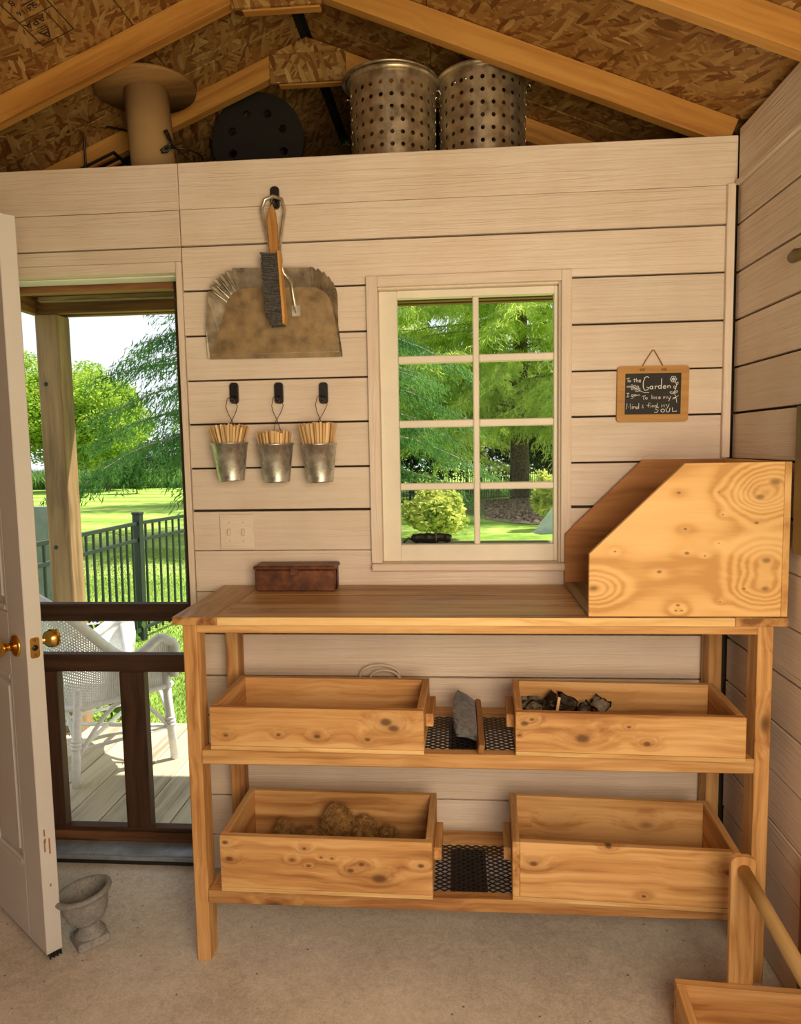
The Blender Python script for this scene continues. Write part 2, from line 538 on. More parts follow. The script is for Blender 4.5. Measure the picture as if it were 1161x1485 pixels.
def lathe(name, prof, mat, parent=None, loc=None, seg=32, close=False, mtx=None):
    bm = bmesh.new()
    add_lathe(bm, prof, seg, mtx, close)
    me = from_bm(bm, name, True)
    return link(name, me, mat, parent, loc)

def np_quads(name, C, U, V, mat, parent=None):
    """many small quads: centre C, half vectors U and V (N x 3 arrays)"""
    n = len(C)
    co = np.empty((n, 4, 3), np.float32)
    co[:, 0] = C-U-V*.35; co[:, 1] = C-V*.0+U*0-V; co[:, 2] = C+U-V*.0; co[:, 3] = C+V
    co[:, 0] = C-U; co[:, 1] = C-V; co[:, 2] = C+U; co[:, 3] = C+V
    me = bpy.data.meshes.new(name)
    me.vertices.add(n*4); me.vertices.foreach_set('co', co.ravel())
    me.loops.add(n*4); me.loops.foreach_set('vertex_index', np.arange(n*4, dtype=np.int32))
    me.polygons.add(n); me.polygons.foreach_set('loop_start', np.arange(0, n*4, 4, dtype=np.int32))
    me.update(calc_edges=True)
    return link(name, me, mat, parent)

def unit(a):
    return a/np.maximum(np.linalg.norm(a, axis=-1, keepdims=True), 1e-9)

def sub(child, parent):
    child.parent = parent
    child.location = child.location - parent.location
    return child

# ================================================================== ROOM SHELL
ROWS = [2.308, 2.168, 2.056, 1.919, 1.779, 1.639, 1.501, 1.360, 1.223, 1.092, .957, .817, .675, .540, .400, .264, .124, .002]
GAP = {1: .0012, 2: .0055, 3: .006, 4: .006, 5: .005, 6: .006, 7: .0055, 8: .008, 9: .0018, 10: .003, 11: .0055, 12: .005, 13: .004, 14: .004, 15: .005, 16: .003, 17: 0, 0: 0}

floor = link('floor', box_me(2.9, 2.75, .1, 0), 'floor', None, (-.5, -1.275, -.05))
tag(floor, kind='structure')

# back wall: dark sheathing with openings and the painted planks nailed over it
bm = bmesh.new()
DX0, DX1, DZ1 = -1.76, -.875, 1.99      # door opening
WX0, WX1, WZ0, WZ1 = -.25, .326, 1.045, 1.912
for (x0, x1, z0, z1) in ((-1.95, DX0, 0, 2.30), (DX0, DX1, DZ1, 2.30), (DX1, WX0, 0, 2.30), (WX0, WX1, 0, WZ0), (WX0, WX1, WZ1, 2.30), (WX1, .94, 0, 2.30)):
    add_box(bm, x0, x1, .018, .095, z0, z1)
wall_back = link('wall_back', from_bm(bm, 'wall_back'), 'gapdark')
tag(wall_back, kind='structure')

def plank_x(x0, x1, z0, z1, pts=None):
    d = random.uniform(-.0015, .0015)
    if pts: prism('plank', pts, .000+d, .0165, 'paint_x', wall_back, bev=.0012)
    else: box('plank', x0, x1, .000+d, .0165, z0, z1, 'paint_x', wall_back, .0015)

PX0, PX1 = -.8535, .819
for i in range(len(ROWS)-1):
    z1 = ROWS[i]-GAP[i]/2; z0 = ROWS[i+1]+GAP[i+1]/2
    x1 = .830 if i == 0 else PX1
    j = random.uniform(-.002, .001)
    if i <= 2:
        plank_x(PX0+j, x1, z0, z1)
    elif i <= 8:
        plank_x(PX0+j, WX0-.004, z0, z1); plank_x(WX1+.004, x1, z0, z1)
    elif i == 9:
        plank_x(0, 0, 0, 0, [(PX0, z0), (x1, z0), (x1, z1), (WX1+.004, z1), (WX1+.004, WZ0-.003), (WX0-.004, WZ0-.003), (WX0-.004, z1), (PX0, z1)])
    else:
        plank_x(PX0+j, x1, z0, z1)
# planks over the door, left of the vertical seam
for z0, z1 in ((2.1685, 2.308), (2.0585, 2.1665), (2.012, 2.0545)):
    plank_x(-1.90, -.8572, z0, z1)
# far left, beyond the hinge side
for i in range(3, len(ROWS)-1):
    plank_x(-1.90, DX0-.03, ROWS[i+1]+.003, ROWS[i]-.003)

# right wall
wall_right = tag(link('wall_right', box_me(.08, 2.75, 2.30, 0), 'gapdark', None, (.892, -1.275, 1.15)), kind='structure')
def plank_right(y0, y1, z0, z1):
    d = random.uniform(-.0015, .0015)
    o = box('plank', .832+d, .8505, y0, y1, z0, z1, 'paint_y', wall_right, .0015, off=(.892, -1.275, 1.15))
RY = [2.325, 2.168, 2.052, 1.915, 1.776, 1.638, 1.502, 1.364, 1.221, 1.085, .947, .811, .675, .540, .40, .264, .124, .004]
for i in range(len(RY)-1):
    for y0, y1 in ((-1.40, -.003), (-2.6, -1.405)):
        plank_right(y0, y1, RY[i+1]+GAP.get(i+1, .004)/2+.001, RY[i]-GAP.get(i, .004)/2)

# left wall and the front wall with the big doorway behind the camera
wall_left = tag(link('wall_left', box_me(.08, 2.75, 2.32, 0), 'gapdark', None, (-1.94, -1.275, 1.16)), kind='structure')
for i in range(len(RY)-1):
    box('plank', -1.9005, -1.883, -2.6, -.003, RY[i+1]+.003, RY[i]-.003, 'brown_y', wall_left, .0015, off=(-1.94, -1.275, 1.16))  # unseen planks made brown to cut bounce light and deepen the shadows
bm = bmesh.new()
for (x0, x1, z0, z1) in ((-1.95, -.42, 0, 2.32), (.86, .94, 0, 2.32), (-.42, .86, 2.06, 2.32)):
    add_box(bm, x0, x1, -2.65, -2.6, z0, z1)  # one flat grey-green tone over the whole board
add_box(bm, -1.1, .1, -2.65, -2.6, 2.32, 2.60)
tag(link('wall_front', from_bm(bm, 'wall_front'), 'brown_x'), kind='structure')  # unseen wall, brown for the same lower bounce light

# trims
box_t = lambda n, *a, **k: tag(box(n, *a, **k), kind='structure')
box_t('trim_1', .798, .8205, -.019, -.0018, 1.369, 2.168, 'paint_z')              # corner strip
box_t('trim_2', .818, .8305, -2.59, -.021, 2.160, 2.174, 'paint_y')              # batten along the right wall

# door casing
trim3 = empty('trim_3', (-1.3, 0, 0)); tag(trim3, kind='structure')
OF = (-1.3, 0, 0)
box('casing', -.8755, -.857, -.004, .095, 0.002, 2.0105, 'paint_z', trim3, off=OF)
box('casing', DX0-.02, -.8765, -.004, .095, 1.978, 2.0105, 'paint_x', trim3, off=OF)
box('door_stop', DX0, -.8765, .03, .093, 1.9725, 1.9775, 'white', trim3, off=OF, bev=.001)
box('casing', DX0-.03, DX0-.001, -.004, .095, 0.002, 1.976, 'paint_z', trim3, off=OF)

# ------------------------------------------------------------------ window_1
win = empty('window_1', (.04, .03, 1.05)); tag(win, kind='structure')
WO = (.04, .03, 1.05)
def wb(n, x0, x1, y0, y1, z0, z1, m='sash', bev=.0015): return box(n, x0, x1, y0, y1, z0, z1, m, win, bev, WO)
wb('casing', -.272, -.238, -.020, -.0022, 1.052, 1.9405, 'paint_z')
wb('casing', .320, .3505, -.020, -.0022, 1.052, 1.9405, 'paint_z')
wb('casing', -.2375, .3195, -.020, -.0022, 1.9085, 1.9405, 'paint_x')
wb('sill', -.270, .356, -.036, .03, 1.028, 1.0505, 'paint_x', .003)
for n, a in (('jamb', (-.2495, -.2385, -.0015, .094, 1.0505, 1.911)), ('jamb', (.3145, .3255, -.0015, .094, 1.0505, 1.911)), ('jamb', (-.238, .314, -.0015, .094, 1.9025, 1.911))):
    wb(n, *a, m='paint_z')
SY0, SY1 = .022, .052
wb('sash_stile', -.238, -.181, SY0, SY1, 1.0512, 1.9022)
wb('sash_stile', .303, .3142, SY0, SY1, 1.0512, 1.9022)
wb('sash_rail', -.1808, .3028, SY0, SY1, 1.0512, 1.1045)
wb('sash_rail', -.1808, .3028, SY0, SY1, 1.8790, 1.9022)
GX = [(-.1805, .0535), (.0730, .3028)]
GZ = [(1.1050, 1.2800), (1.3020, 1.4780), (1.5010, 1.6790), (1.7020, 1.8790)]
wb('muntin', .0540, .0725, SY0+.002, SY1, 1.1048, 1.8788, bev=.003)
for k in range(3):
    for gx in GX:
        wb('muntin', gx[0], gx[1], SY0+.002, SY1, GZ[k][1], GZ[k+1][0], bev=.003)
for gx in GX:
    for gz in GZ:
        wb('pane', gx[0]-.003, gx[1]+.003, .036, .039, gz[0]-.003, gz[1]+.003, 'glass', 0)

# ------------------------------------------------------------------ roof: ceiling > osb_panel, rafter, gusset
XR, ZR, SL = -.530, 2.915, .405
ceil = empty('ceiling', (XR, -.7, 2.4)); tag(ceil, kind='structure')
CO = (XR, -.7, 2.4)
ang = math.atan(SL)
def roof_panel(name, side, u0, u1, y0, y1, t0, t1, mat):
    """slab lying on the roof slope: u is the distance down the slope from the ridge, t the height above the rafter line"""
    me = box_me(u1-u0, y1-y0, t1-t0, .001)
    o = link(name, me, mat, ceil)
    um, tm = (u0+u1)/2, (t0+t1)/2
    dx, dz = math.cos(ang), -math.sin(ang)
    o.location = (side*(um*dx + tm*math.sin(ang)), (y0+y1)/2-CO[1], ZR-CO[2] + um*dz + tm*math.cos(ang))
    o.rotation_euler = (0, side*ang, 0)
    return o
for side in (1, -1):
    for y0, y1 in ((-2.8, -2.062), (-2.058, -.853), (-.849, .355), (.359, 1.46)):
        for u0, u1 in ((.022, .488), (.491, 1.62)):
            roof_panel('osb_panel', side, u0, u1, y0, y1, .002, .013, 'osb')
    roof_panel('roofing_felt', side, 0, 1.64, -2.82, 1.48, .0135, .03, 'felt')
box('roofing_felt', XR-.12, XR+.12, -2.82, 1.48, ZR+.022, ZR+.045, 'felt', ceil, 0, CO)
for yf in (-2.45, -1.95, -1.45, -.96, -.47, .02, .475):
    for side in (1, -1):
        roof_panel('rafter', side, .0, 1.475, yf, yf+.038, -.075, 0, 'raft_x')
    if yf > -1.2:
        x0, x1 = -.138, .142
        zb = 2.7545
        lo = [(x0, zb), (x1, zb), (x1, zb+.099), (x0, zb+.099)]
        hi = [(x0, zb+.1005), (x1, zb+.1005), (0, ZR-.006)]
        for p in (lo, hi):
            prism('gusset', [(a, b-CO[2]) for a, b in p], yf-.0125-CO[1], yf-.0005-CO[1], 'osb', ceil, bev=.0008)
        box('nailing_strip', x0+.03, x1-.01, yf-.0005-CO[1], yf+.030-CO[1], zb-CO[2]-.004, zb-CO[2]+.004, 'raft_x', ceil)

# loft floor over the porch (its underside is the porch ceiling) and the dark end gable
loft = tag(link('loft_floor', box_me(3.0, 1.30, .14, 0), 'brown_x', None, (-.56, .755, 2.23)), kind='structure')
gab = prism('wall_gable', [(-1.93, 2.16), (.87, 2.16), (.87, 2.352), (XR, 2.917), (-1.93, 2.352)], 1.42, 1.45, 'brown_x')
tag(gab, kind='structure')
for nm, x in (('wall_left_eave', -1.93), ('wall_right_eave', .842)):
    tag(box(nm, x+.06*(1 if x > 0 else -1), x+.03+.06*(1 if x > 0 else -1), -2.65, 1.41, 2.26, 2.325, 'brown_y'), kind='structure')
for nm, x in (('wall_left_loft', -1.93), ('wall_right_loft', .845)):
    tag(box(nm, x, x+.025, .097, 1.418, 2.165, 2.345, 'brown_y'), kind='structure')
# stamped print on the strand board (top left of the photo)
def text_mesh(body, size, extr=.0004):
    cu = bpy.data.curves.new('print', 'FONT')
    cu.body = body; cu.size = size; cu.extrude = extr; cu.align_x = 'CENTER'; cu.align_y = 'CENTER'
    ob = bpy.data.objects.new('tmp_print', cu)
    COL.objects.link(ob)
    bpy.context.view_layer.update()
    me = bpy.data.meshes.new_from_object(ob.evaluated_get(bpy.context.evaluated_depsgraph_get()))
    bpy.data.objects.remove(ob)
    me.materials.clear()
    return me
ROOFM = Matrix(((-math.cos(ang), 0, math.sin(ang)), (0, 1, 0), (-math.sin(ang), 0, -math.cos(ang)))).to_4x4()
def on_roof(name, me, u, y, mat='black'):
    o = link(name, me, mat, ceil)
    m = ROOFM.copy()
    p = Vector((-u*math.cos(ang), y-CO[1], ZR-CO[2]-u*math.sin(ang))) + Vector((-math.sin(ang), 0, math.cos(ang)))*.0012
    m.translation = p
    o.matrix_local = m
    return o
MAT['ink'] = plain('stamp_ink', (.03, .018, .012), .8)
bm = bmesh.new()
for (u, y, su, sy) in ((.640, -.21, .003, .262), (.748, -.21, .003, .262), (.694, -.079, .111, .003), (.694, -.192, .108, .0025), (.694, -.340, .111, .003), (.668, -.14, .0025, .10)):
    add_box(bm, u-.694-su/2, u-.694+su/2, y+.21-sy/2, y+.21+sy/2, -.0003, .0003)
for k in range(5):
    w = .02+.012*(k % 3)
    add_box(bm, -.030+.006, -.030+w, -.015-.009*k, -.011-.009*k, -.0003, .0003)
for k in range(3):
    add_box(bm, .0, .034, .082-.008*k, .084-.008*k, -.0003, .0003)
on_roof('printed_stamp', from_bm(bm, 'printed_stamp'), .694, -.21, 'ink')
for body, u, y, s in (('APA', .712, -.170, .036), ('24/16', .705, -.222, .026), ('8', .722, -.265, .03), ('A', .712, -.112, .05)):
    on_roof('printed_stamp', text_mesh(body, s), u, y, 'ink')

# ================================================================== POTTING BENCH
bench = empty('potting_bench', (.03, -.24, 0))
BO = (.03, -.24, 0)
tag(bench, 'long knotty cedar potting bench with two open shelves against the white plank wall', 'workbench')
def bb(n, x0, x1, y0, y1, z0, z1, m, bev=.002): return box(n, x0, x1, y0, y1, z0, z1, m, bench, bev, BO)
TZ0, TZ1 = .9585, .981
bb('breadboard_end', -.757, -.6345, -.445, -.012, TZ0, TZ1, 'top_y')
bb('breadboard_end', .6865, .8155, -.445, -.012, TZ0, TZ1, 'top_y')
for y0, y1, m in ((-.445, -.304, 'top_x'), (-.303, -.159, 'top_x'), (-.158, -.012, 'top_x')):
    bb('top_board', -.6335, .6855, y0, y1, TZ0, TZ1, m)
# end grain faces of the breadboard ends
for x0, x1 in ((-.7555, -.636), (.688, .814)):
    bb('end_grain', x0, x1, -.4462, -.4452, TZ0+.0012, TZ1-.0012, 'endgrain', 0)
bb('front_edge', -.6335, .6855, -.4462, -.4452, TZ0+.001, TZ1-.001, 'light_x', 0)
bb('apron', -.6965, .7485, -.430, -.405, .934, .958, 'cedar_x')
bb('apron', -.6965, .7485, -.085, -.060, .890, .958, 'cedar_x')
LEGX = ((-.735, -.697), (.749, .787))
for x0, x1 in LEGX:
    bb('leg', x0, x1, -.430, -.367, 0, .958, 'cedar_z')
    bb('leg', x0, x1, -.088, -.022, 0, .958, 'cedar_z')
for z0, z1 in ((.572, .611), (.173, .2095)):
    bb('shelf_rail', -.6965, .7485, -.434, -.398, z0, z1, 'cedar_x', .003)
    bb('shelf_rail', -.6965, .7485, -.398, -.372, z0, z1-.006, 'cedar_x', .003) if False else None
    bb('shelf_rail', -.6965, .7485, -.172, -.088, z0, z1, 'cedar_x', .003)
    for xa in (-.697, .709):
        bb('shelf_bearer', xa, xa+.039, -.397, -.173, z0, z1-.005, 'cedar_y')
    bb('mesh_support', -.030, .074, -.397, -.173, z0, z1-.012, 'dark_y')

def expanded_mesh(name, x0, x1, y0, y1, z):
    """diamond mesh of raised metal strands"""
    px, py = .0265, .0098
    w, h = .0018, .0022
    vs, fs = [], []
    def strand(a, b):
        d = (b-a); L = np.hypot(*d); nn = np.array([-d[1], d[0]])/L*w
        i = len(vs)
        for p in (a-nn, a+nn, b+nn, b-nn): vs.append((p[0], p[1], z))
        for p in (a-nn, a+nn, b+nn, b-nn): vs.append((p[0], p[1], z+h))
        fs.extend([(i+4, i+5, i+6, i+7), (i, i+3, i+2, i+1), (i, i+1, i+5, i+4), (i+2, i+3, i+7, i+6), (i+1, i+2, i+6, i+5), (i+3, i, i+4, i+7)])
    ny = int((y1-y0)/py); nx = int((x1-x0)/px)
    for j in range(ny+1):
        for i in range(nx+1):
            sh = px/2 if j % 2 else 0
            c = np.array([x0+i*px+sh, y0+j*py])
            if c[0]+px/2 > x1: continue
            for sx in (-1, 1):
                e = c+np.array([sx*px/2, py])
                if x0 <= e[0] <= x1 and e[1] <= y1: strand(c, e)
    me = bpy.data.meshes.new(name)
    me.from_pydata(vs, [], fs)
    o = link(name, me, 'blackmetal', bench)
    o.location = (-BO[0], -BO[1], 0)
    return o
expanded_mesh('shelf_mesh', -.655, .705, -.402, -.168, .6112)
expanded_mesh('shelf_mesh', -.655, .705, -.402, -.168, .2098)

# ------------------------------------------------------------------ four sliding boxes
def drawer_box(name, label, x0, x1, y0, y1, z0, z1, rz, knots, fz=.0, front_between=False, group='cedar trays on the bench shelves'):
    cx, cy = (x0+x1)/2, (y0+y1)/2
    root = empty(name, (cx, cy, z0), math.radians(rz))
    tag(root, label, 'wooden tray', group)
    hx, hy, h, t = (x1-x0)/2, (y1-y0)/2, z1-z0, .019
    b = .012
    fm = wood('cedar_front', 0, *CED, grain=42, knot=.0, knots=knots, tone=.15)
    def pb(n, a0, a1, b0, b1, c0, c1, m, bev=.0015): return box(n, a0, a1, b0, b1, c0, c1, m, root, bev)
    pb('bottom', -hx, hx, -hy-.001, hy, .0005, b, 'light_x')
    if front_between:
        pb('front_board', -hx+t+.0004, hx-t-.0004, -hy, -hy+t, b+.0004, h, fm)
        pb('side_board', -hx, -hx+t, -hy, hy, b+.0004, h, 'cedar_y')
        pb('side_board', hx-t, hx, -hy, hy, b+.0004, h, 'cedar_y')
    else:
        pb('front_board', -hx, hx, -hy, -hy+t, b+.0004, h, fm)
        pb('side_board', -hx, -hx+t, -hy+t+.0004, hy, b+.0004, h, 'cedar_y')
        pb('side_board', hx-t, hx, -hy+t+.0004, hy, b+.0004, h, 'cedar_y')
    pb('back_board', -hx+t+.0004, hx-t-.0004, hy-t, hy, b+.0004, h, 'cedar_x')
    for s in (-1, 1):
        a = (hx+.0003, hx+.0215) if s > 0 else (-hx-.0215, -hx-.0003)
        pb('handle', a[0], a[1], -.065, .075, h*.42, h*.42+.036, 'cedar_y', .002)
    return root
drawer_box('cedar_tray', 'shallow empty cedar tray at left on the upper shelf, slanting knot on its front', -.667, -.090, -.441, -.176, .6135, .733, -1.2,
           [(.19, .022, .016), (.21, .005, .014), (.005, -.022, .008), (.14, -.027, .008), (-.245, -.025, .006), (-.10, -.02, .005)])
drawer_box('cedar_tray', 'shallow cedar tray on the upper shelf at right holding dark paper scraps', .150, .720, -.452, -.188, .6135, .731, -2.2,
           [(-.262, .022, .010), (-.243, .034, .006), (-.115, -.014, .018), (.045, -.022, .009), (-.275, -.01, .004), (.0, .02, .004)])
drawer_box('cedar_tray', 'deep cedar tray on the lower shelf at left holding brown coir pieces', -.654, -.073, -.441, -.164, .2120, .372, -.9,
           [(.148, -.032, .020), (.07, -.012, .009), (.10, .006, .008), (-.09, .012, .006), (-.055, .045, .006), (-.265, .008, .010), (-.275, .055, .008), (.26, .008, .008), (-.045, -.004, .004), (-.01, .022, .003), (.02, .02, .003)])
drawer_box('cedar_tray', 'deep cedar tray on the lower shelf at right, empty, with pale strip under its front', .142, .716, -.450, -.178, .2120, .376, -2.6,
           [(-.232, .018, .011), (.262, .022, .013), (-.04, .075, .008), (.05, -.055, .006)], front_between=True)

# ------------------------------------------------------------------ plywood bin on the bench
bin_ = empty('plywood_bin', (.57, -.235, .982))
tag(bin_, 'knotty plywood bin with slanted open front standing on the right end of the bench', 'bin')
KN = [(1127, 699, .020), (1106, 720, .015), (1118, 811, .017), (1117, 852, .016), (860, 851, .014), (1102, 757, .008), (986.5, 713, .008), (1046, 713, .004), (1052, 745, .004), (1047, 786, .004), (1027, 804, .004), (1086, 852, .006), (997, 765, .006), (1000, 800, .009), (959, 827, .009), (988, 876, .008), (994, 884, .006), (985, 884, .005), (892, 797, .005), (1051, 871, .004)]
fpts = [(.329, .9825), (.797, .9825), (.797, 1.367), (.560, 1.367), (.330, 1.143)]
fcx = sum(p[0] for p in fpts)/5; fcz = sum(p[1] for p in fpts)/5
kn = [((a-853)*(.4705/290.)+.3295-fcx, 1.367-(b-671)*(.3845/222.)-fcz, s) for a, b, s in KN]
plyf = wood('plywood_front', 0, (.84, .54, .23), (.77, .455, .17), (.58, .30, .095), grain=13, knot=0, knots=kn, tone=0, cath=27)
def bp(n, pts, t0, t1, m, plane='xz'): 
    o = prism(n, pts, t0, t1, m, None, plane, .001)
    o.parent = bin_; o.location = o.location - bin_.location
    return o
bp('front_panel', fpts, -.441, -.426, plyf)
bp('back_panel', fpts, -.040, -.025, 'bin_back')
bp('bottom_panel', [(.329, -.4255), (.797, -.4255), (.797, -.0405), (.329, -.0405)], .9825, .9945, 'old_y', 'xy')
bp('end_panel', [(-.441, .9825), (-.025, .9825), (-.025, 1.367), (-.441, 1.367)], .7975, .8135, 'ply_y', 'yz')

# ------------------------------------------------------------------ rusty tin box
tin = empty('metal_box', (-.5, -.075, .9815))
tag(tin, 'rusty brown lidded metal box on the left of the bench top', 'box')
box('body', -.124, .124, -.040, .040, 0, .066, 'rust', tin, .003)
lid_ = box('lid', -.1285, .1285, -.0445, .0445, .0665, .0795, 'rust', tin, .004)
sub(box('hasp', -.012, .012, -.0475, -.0447, .052, .074, 'rust', tin, .001), lid_)
tube('hinge_rod', [(.127, -.02, .004), (.1275, -.02, .066)], .0022, 'wire', tin, 6)

# ------------------------------------------------------------------ switch plate
sw = empty('light_switch', (-.710, -.002, 1.155))
tag(sw, 'double toggle light switch painted over in the wall colour, left above the bench', 'switch')
plate_ = box('cover_plate', -.055, .055, -.005, 0, -.0565, .0565, 'paint_x', sw, .002)
for x in (-.023, .023):
    o = box('toggle', x-.005, x+.005, -.016, -.0052, -.012, .010, 'paint_z', sw, .002)
    sub(o, plate_)
    for z in (-.030, .030):
        lathe('screw', [(0, 0), (.0032, 0), (.0032, .0012), (0, .0016)], 'paint_z', sw, (x, -.0052, z), 10, mtx=Matrix.Rotation(math.pi/2, 4, 'X'))

# ------------------------------------------------------------------ black hooks
def rrect(w, h, r, n=6):
    pts = []
    for cx, cz, a0 in ((w-r, h-r, 0), (-w+r, h-r, 90), (-w+r, -h+r, 180), (w-r, -h+r, 270)):
        for k in range(n+1):
            a = math.radians(a0+90*k/n)
            pts.append((cx+r*math.cos(a), cz+r*math.sin(a)))
    return pts
def hook(x, z, label):
    root = empty('wall_hook', (x, -.0018, z)); tag(root, label, 'hook', 'black hooks on the back wall')
    link('plate', prism_me(rrect(.0135, .033, .009), -.011, 0, 'xz', .002), 'black', root)
    bm = bmesh.new()
    add_tube(bm, [(0, -.010, -.012), (0, -.017, -.022), (0, -.026, -.026), (0, -.033, -.022), (0, -.035, -.012)], [.0065, .007, .0065, .006, .004], 10)
    link('prong', from_bm(bm, 'prong', True), 'black', root)
    return root
hook(-.549, 2.188, 'black hook above the dustpan, highest of the four')
hook(-.7005, 1.597, 'black hook over the left tin pail, first of the row of three')
hook(-.5565, 1.594, 'black hook over the middle tin pail, second of the row of three')
hook(-.414, 1.591, 'black hook over the right tin pail, third of the row of three')

# ------------------------------------------------------------------ dustpan
pan = empty('dustpan', (-.565, 0, 1.70))
tag(pan, 'steel dustpan with crimped corners hanging mouth down on the back wall', 'dustpan')
PO = Vector((-.565, 0, 1.70))
def arc(cx, cz, rx, rz, a0, a1, n):
    return [(cx+rx*math.cos(math.radians(a0+(a1-a0)*k/n)), cz+rz*math.sin(math.radians(a0+(a1-a0)*k/n))) for k in range(n+1)]
NA = 20
inner = [(-.772, 1.704), (-.742, 1.79)] + arc(-.648, 1.852, .068, .068, 170, 92, NA) + arc(-.447, 1.848, .068, .068, 88, 10, NA) + [(-.367, 1.79), (-.355, 1.701)]
outer = [(-.779, 1.704), (-.770, 1.80)] + arc(-.650, 1.868, .110, .104, 172, 92, NA) + arc(-.450, 1.866, .096, .100, 88, 8, NA) + [(-.356, 1.79), (-.349, 1.701)]
bm = bmesh.new()
yi = -.012
vi = [bm.verts.new(Vector((x, yi, z))-PO) for x, z in inner]
vo_ = []
n = len(inner)
for k, (x, z) in enumerate(outer):
    dep = .052
    if k in (0, n-1): dep = .016
    elif k in (1, n-2): dep = .044
    f = 0
    if 2 <= k <= 2+NA: f = (k-2)
    elif 3+NA <= k <= 3+2*NA: f = (k-3-NA)
    s = 1.0
    if 2 <= k < n-2 and 1 < f < NA-1:
        dep += .006*(1 if k % 3 else -2)
        ix, iz = inner[k]
        s = 1.03 if k % 3 else .93
        x, z = ix+(x-ix)*s, iz+(z-iz)*s
    vo_.append(bm.verts.new(Vector((x, yi-dep+.012, z))-PO))
for k in range(n-1):
    bm.faces.new((vi[k], vi[k+1], vo_[k+1], vo_[k]))
r = bmesh.ops.solidify(bm, geom=list(bm.faces), thickness=.0012)
link('rim', from_bm(bm, 'rim'), 'pan', pan)
link('plate', prism_me([(x-PO.x, z-PO.z) for x, z in inner], yi-.0006, yi+.0006, 'xz', 0), 'panplate', pan)
o = box('mouth_crease', -.205, .205, -.0145, -.0128, .0165, .018, 'pan', pan, 0)
loop = [(-.553, -.056, 1.985), (-.562, -.046, 2.05), (-.578, -.035, 2.110), (-.586, -.030, 2.150), (-.575, -.029, 2.178), (-.549, -.029, 2.186), (-.523, -.029, 2.176), (-.514, -.030, 2.145), (-.522, -.035, 2.095), (-.530, -.046, 2.03), (-.528, -.056, 1.985), (-.518, -.055, 1.95), (-.497, -.040, 1.925)]
tube('handle_loop', [Vector(p)-PO for p in loop], .0055, 'pan', pan, 10)
tube('handle_bracket', [Vector(p)-PO for p in ((-.499, -.044, 1.935), (-.497, -.030, 1.895), (-.494, -.020, 1.862), (-.493, -.0155, 1.838))], [.004, .0045, .006, .0025], 'pan', pan, 8)
link('bracket_foot', prism_me(rrect(.0135, .017, .003), -.0035, 0, 'xz', .0008), 'pan', pan, Vector((-.492, -.0137, 1.845))-PO)
lathe('rivet', [(0, .0025), (.003, .0015), (.0042, 0)], 'silver', pan, Vector((-.492, -.0175, 1.845))-PO, 10, mtx=Matrix.Rotation(math.pi/2, 4, 'X'))

# brush hanging in front of it
br = empty('dustpan_brush', (-.55, -.065, 1.79))
tag(br, 'narrow brush with wooden handle and dark grey bristles hanging edge-on in front of the dustpan', 'brush')
BRO = Vector((-.55, -.065, 1.79))
hp = [(-.547, 2.150), (-.558, 2.128), (-.5615, 2.10), (-.556, 2.06), (-.553, 2.03), (-.556, 2.0), (-.528, 1.992), (-.531, 2.05), (-.530, 2.09), (-.5345, 2.128), (-.543, 2.150)]
prism('handle', [(a-BRO.x, b-BRO.z) for a, b in hp], -.006, .006, 'brushwood', br, bev=.003)
back = [(-.530, 2.012), (-.5235, 2.012), (-.512, 1.815), (-.5155, 1.795), (-.520, 1.795)]
prism('wood_back', [(a-BRO.x, b-BRO.z) for a, b in back], -.021, .021, 'brushwood', br, bev=.0015)
tube('hang_loop', [Vector(p)-BRO for p in ((-.545, -.068, 2.135), (-.548, -.063, 2.155), (-.549, -.042, 2.176), (-.547, -.03, 2.165), (-.545, -.062, 2.15))], .0012, 'silver', br, 6)
C_, U_, V_ = [], [], []
vs, fs = [], []
for k in range(1500):
    z = random.uniform(1.793, 2.004)
    f = (2.004-z)/.211
    xb = -.5285+f*.0115
    L = .050 + random.uniform(-.006, .004) - (.010 if z < 1.82 else 0)
    y = -.065 + random.uniform(-.021, .021)
    a = np.array([xb, y, z]); b = np.array([xb-L, y+random.uniform(-.004, .004), z+random.uniform(-.006, .006)+.002])
    i = len(vs)
    w = .0016
    for p, q in ((a, .6), (b, 1.)):
        vs += [tuple(p+np.array([0, -w*q, -w*q])), tuple(p+np.array([0, w*q, -w*q])), tuple(p+np.array([0, 0, w*1.3*q]))]
    fs += [(i, i+1, i+4, i+3), (i+1, i+2, i+5, i+4), (i+2, i, i+3, i+5), (i+3, i+4, i+5)]
vs = [tuple(np.array(v)-np.array(BRO)) for v in vs]
me = bpy.data.meshes.new('bristles'); me.from_pydata(vs, [], fs)
tag(link('bristles', me, 'bristle', br), kind='stuff')

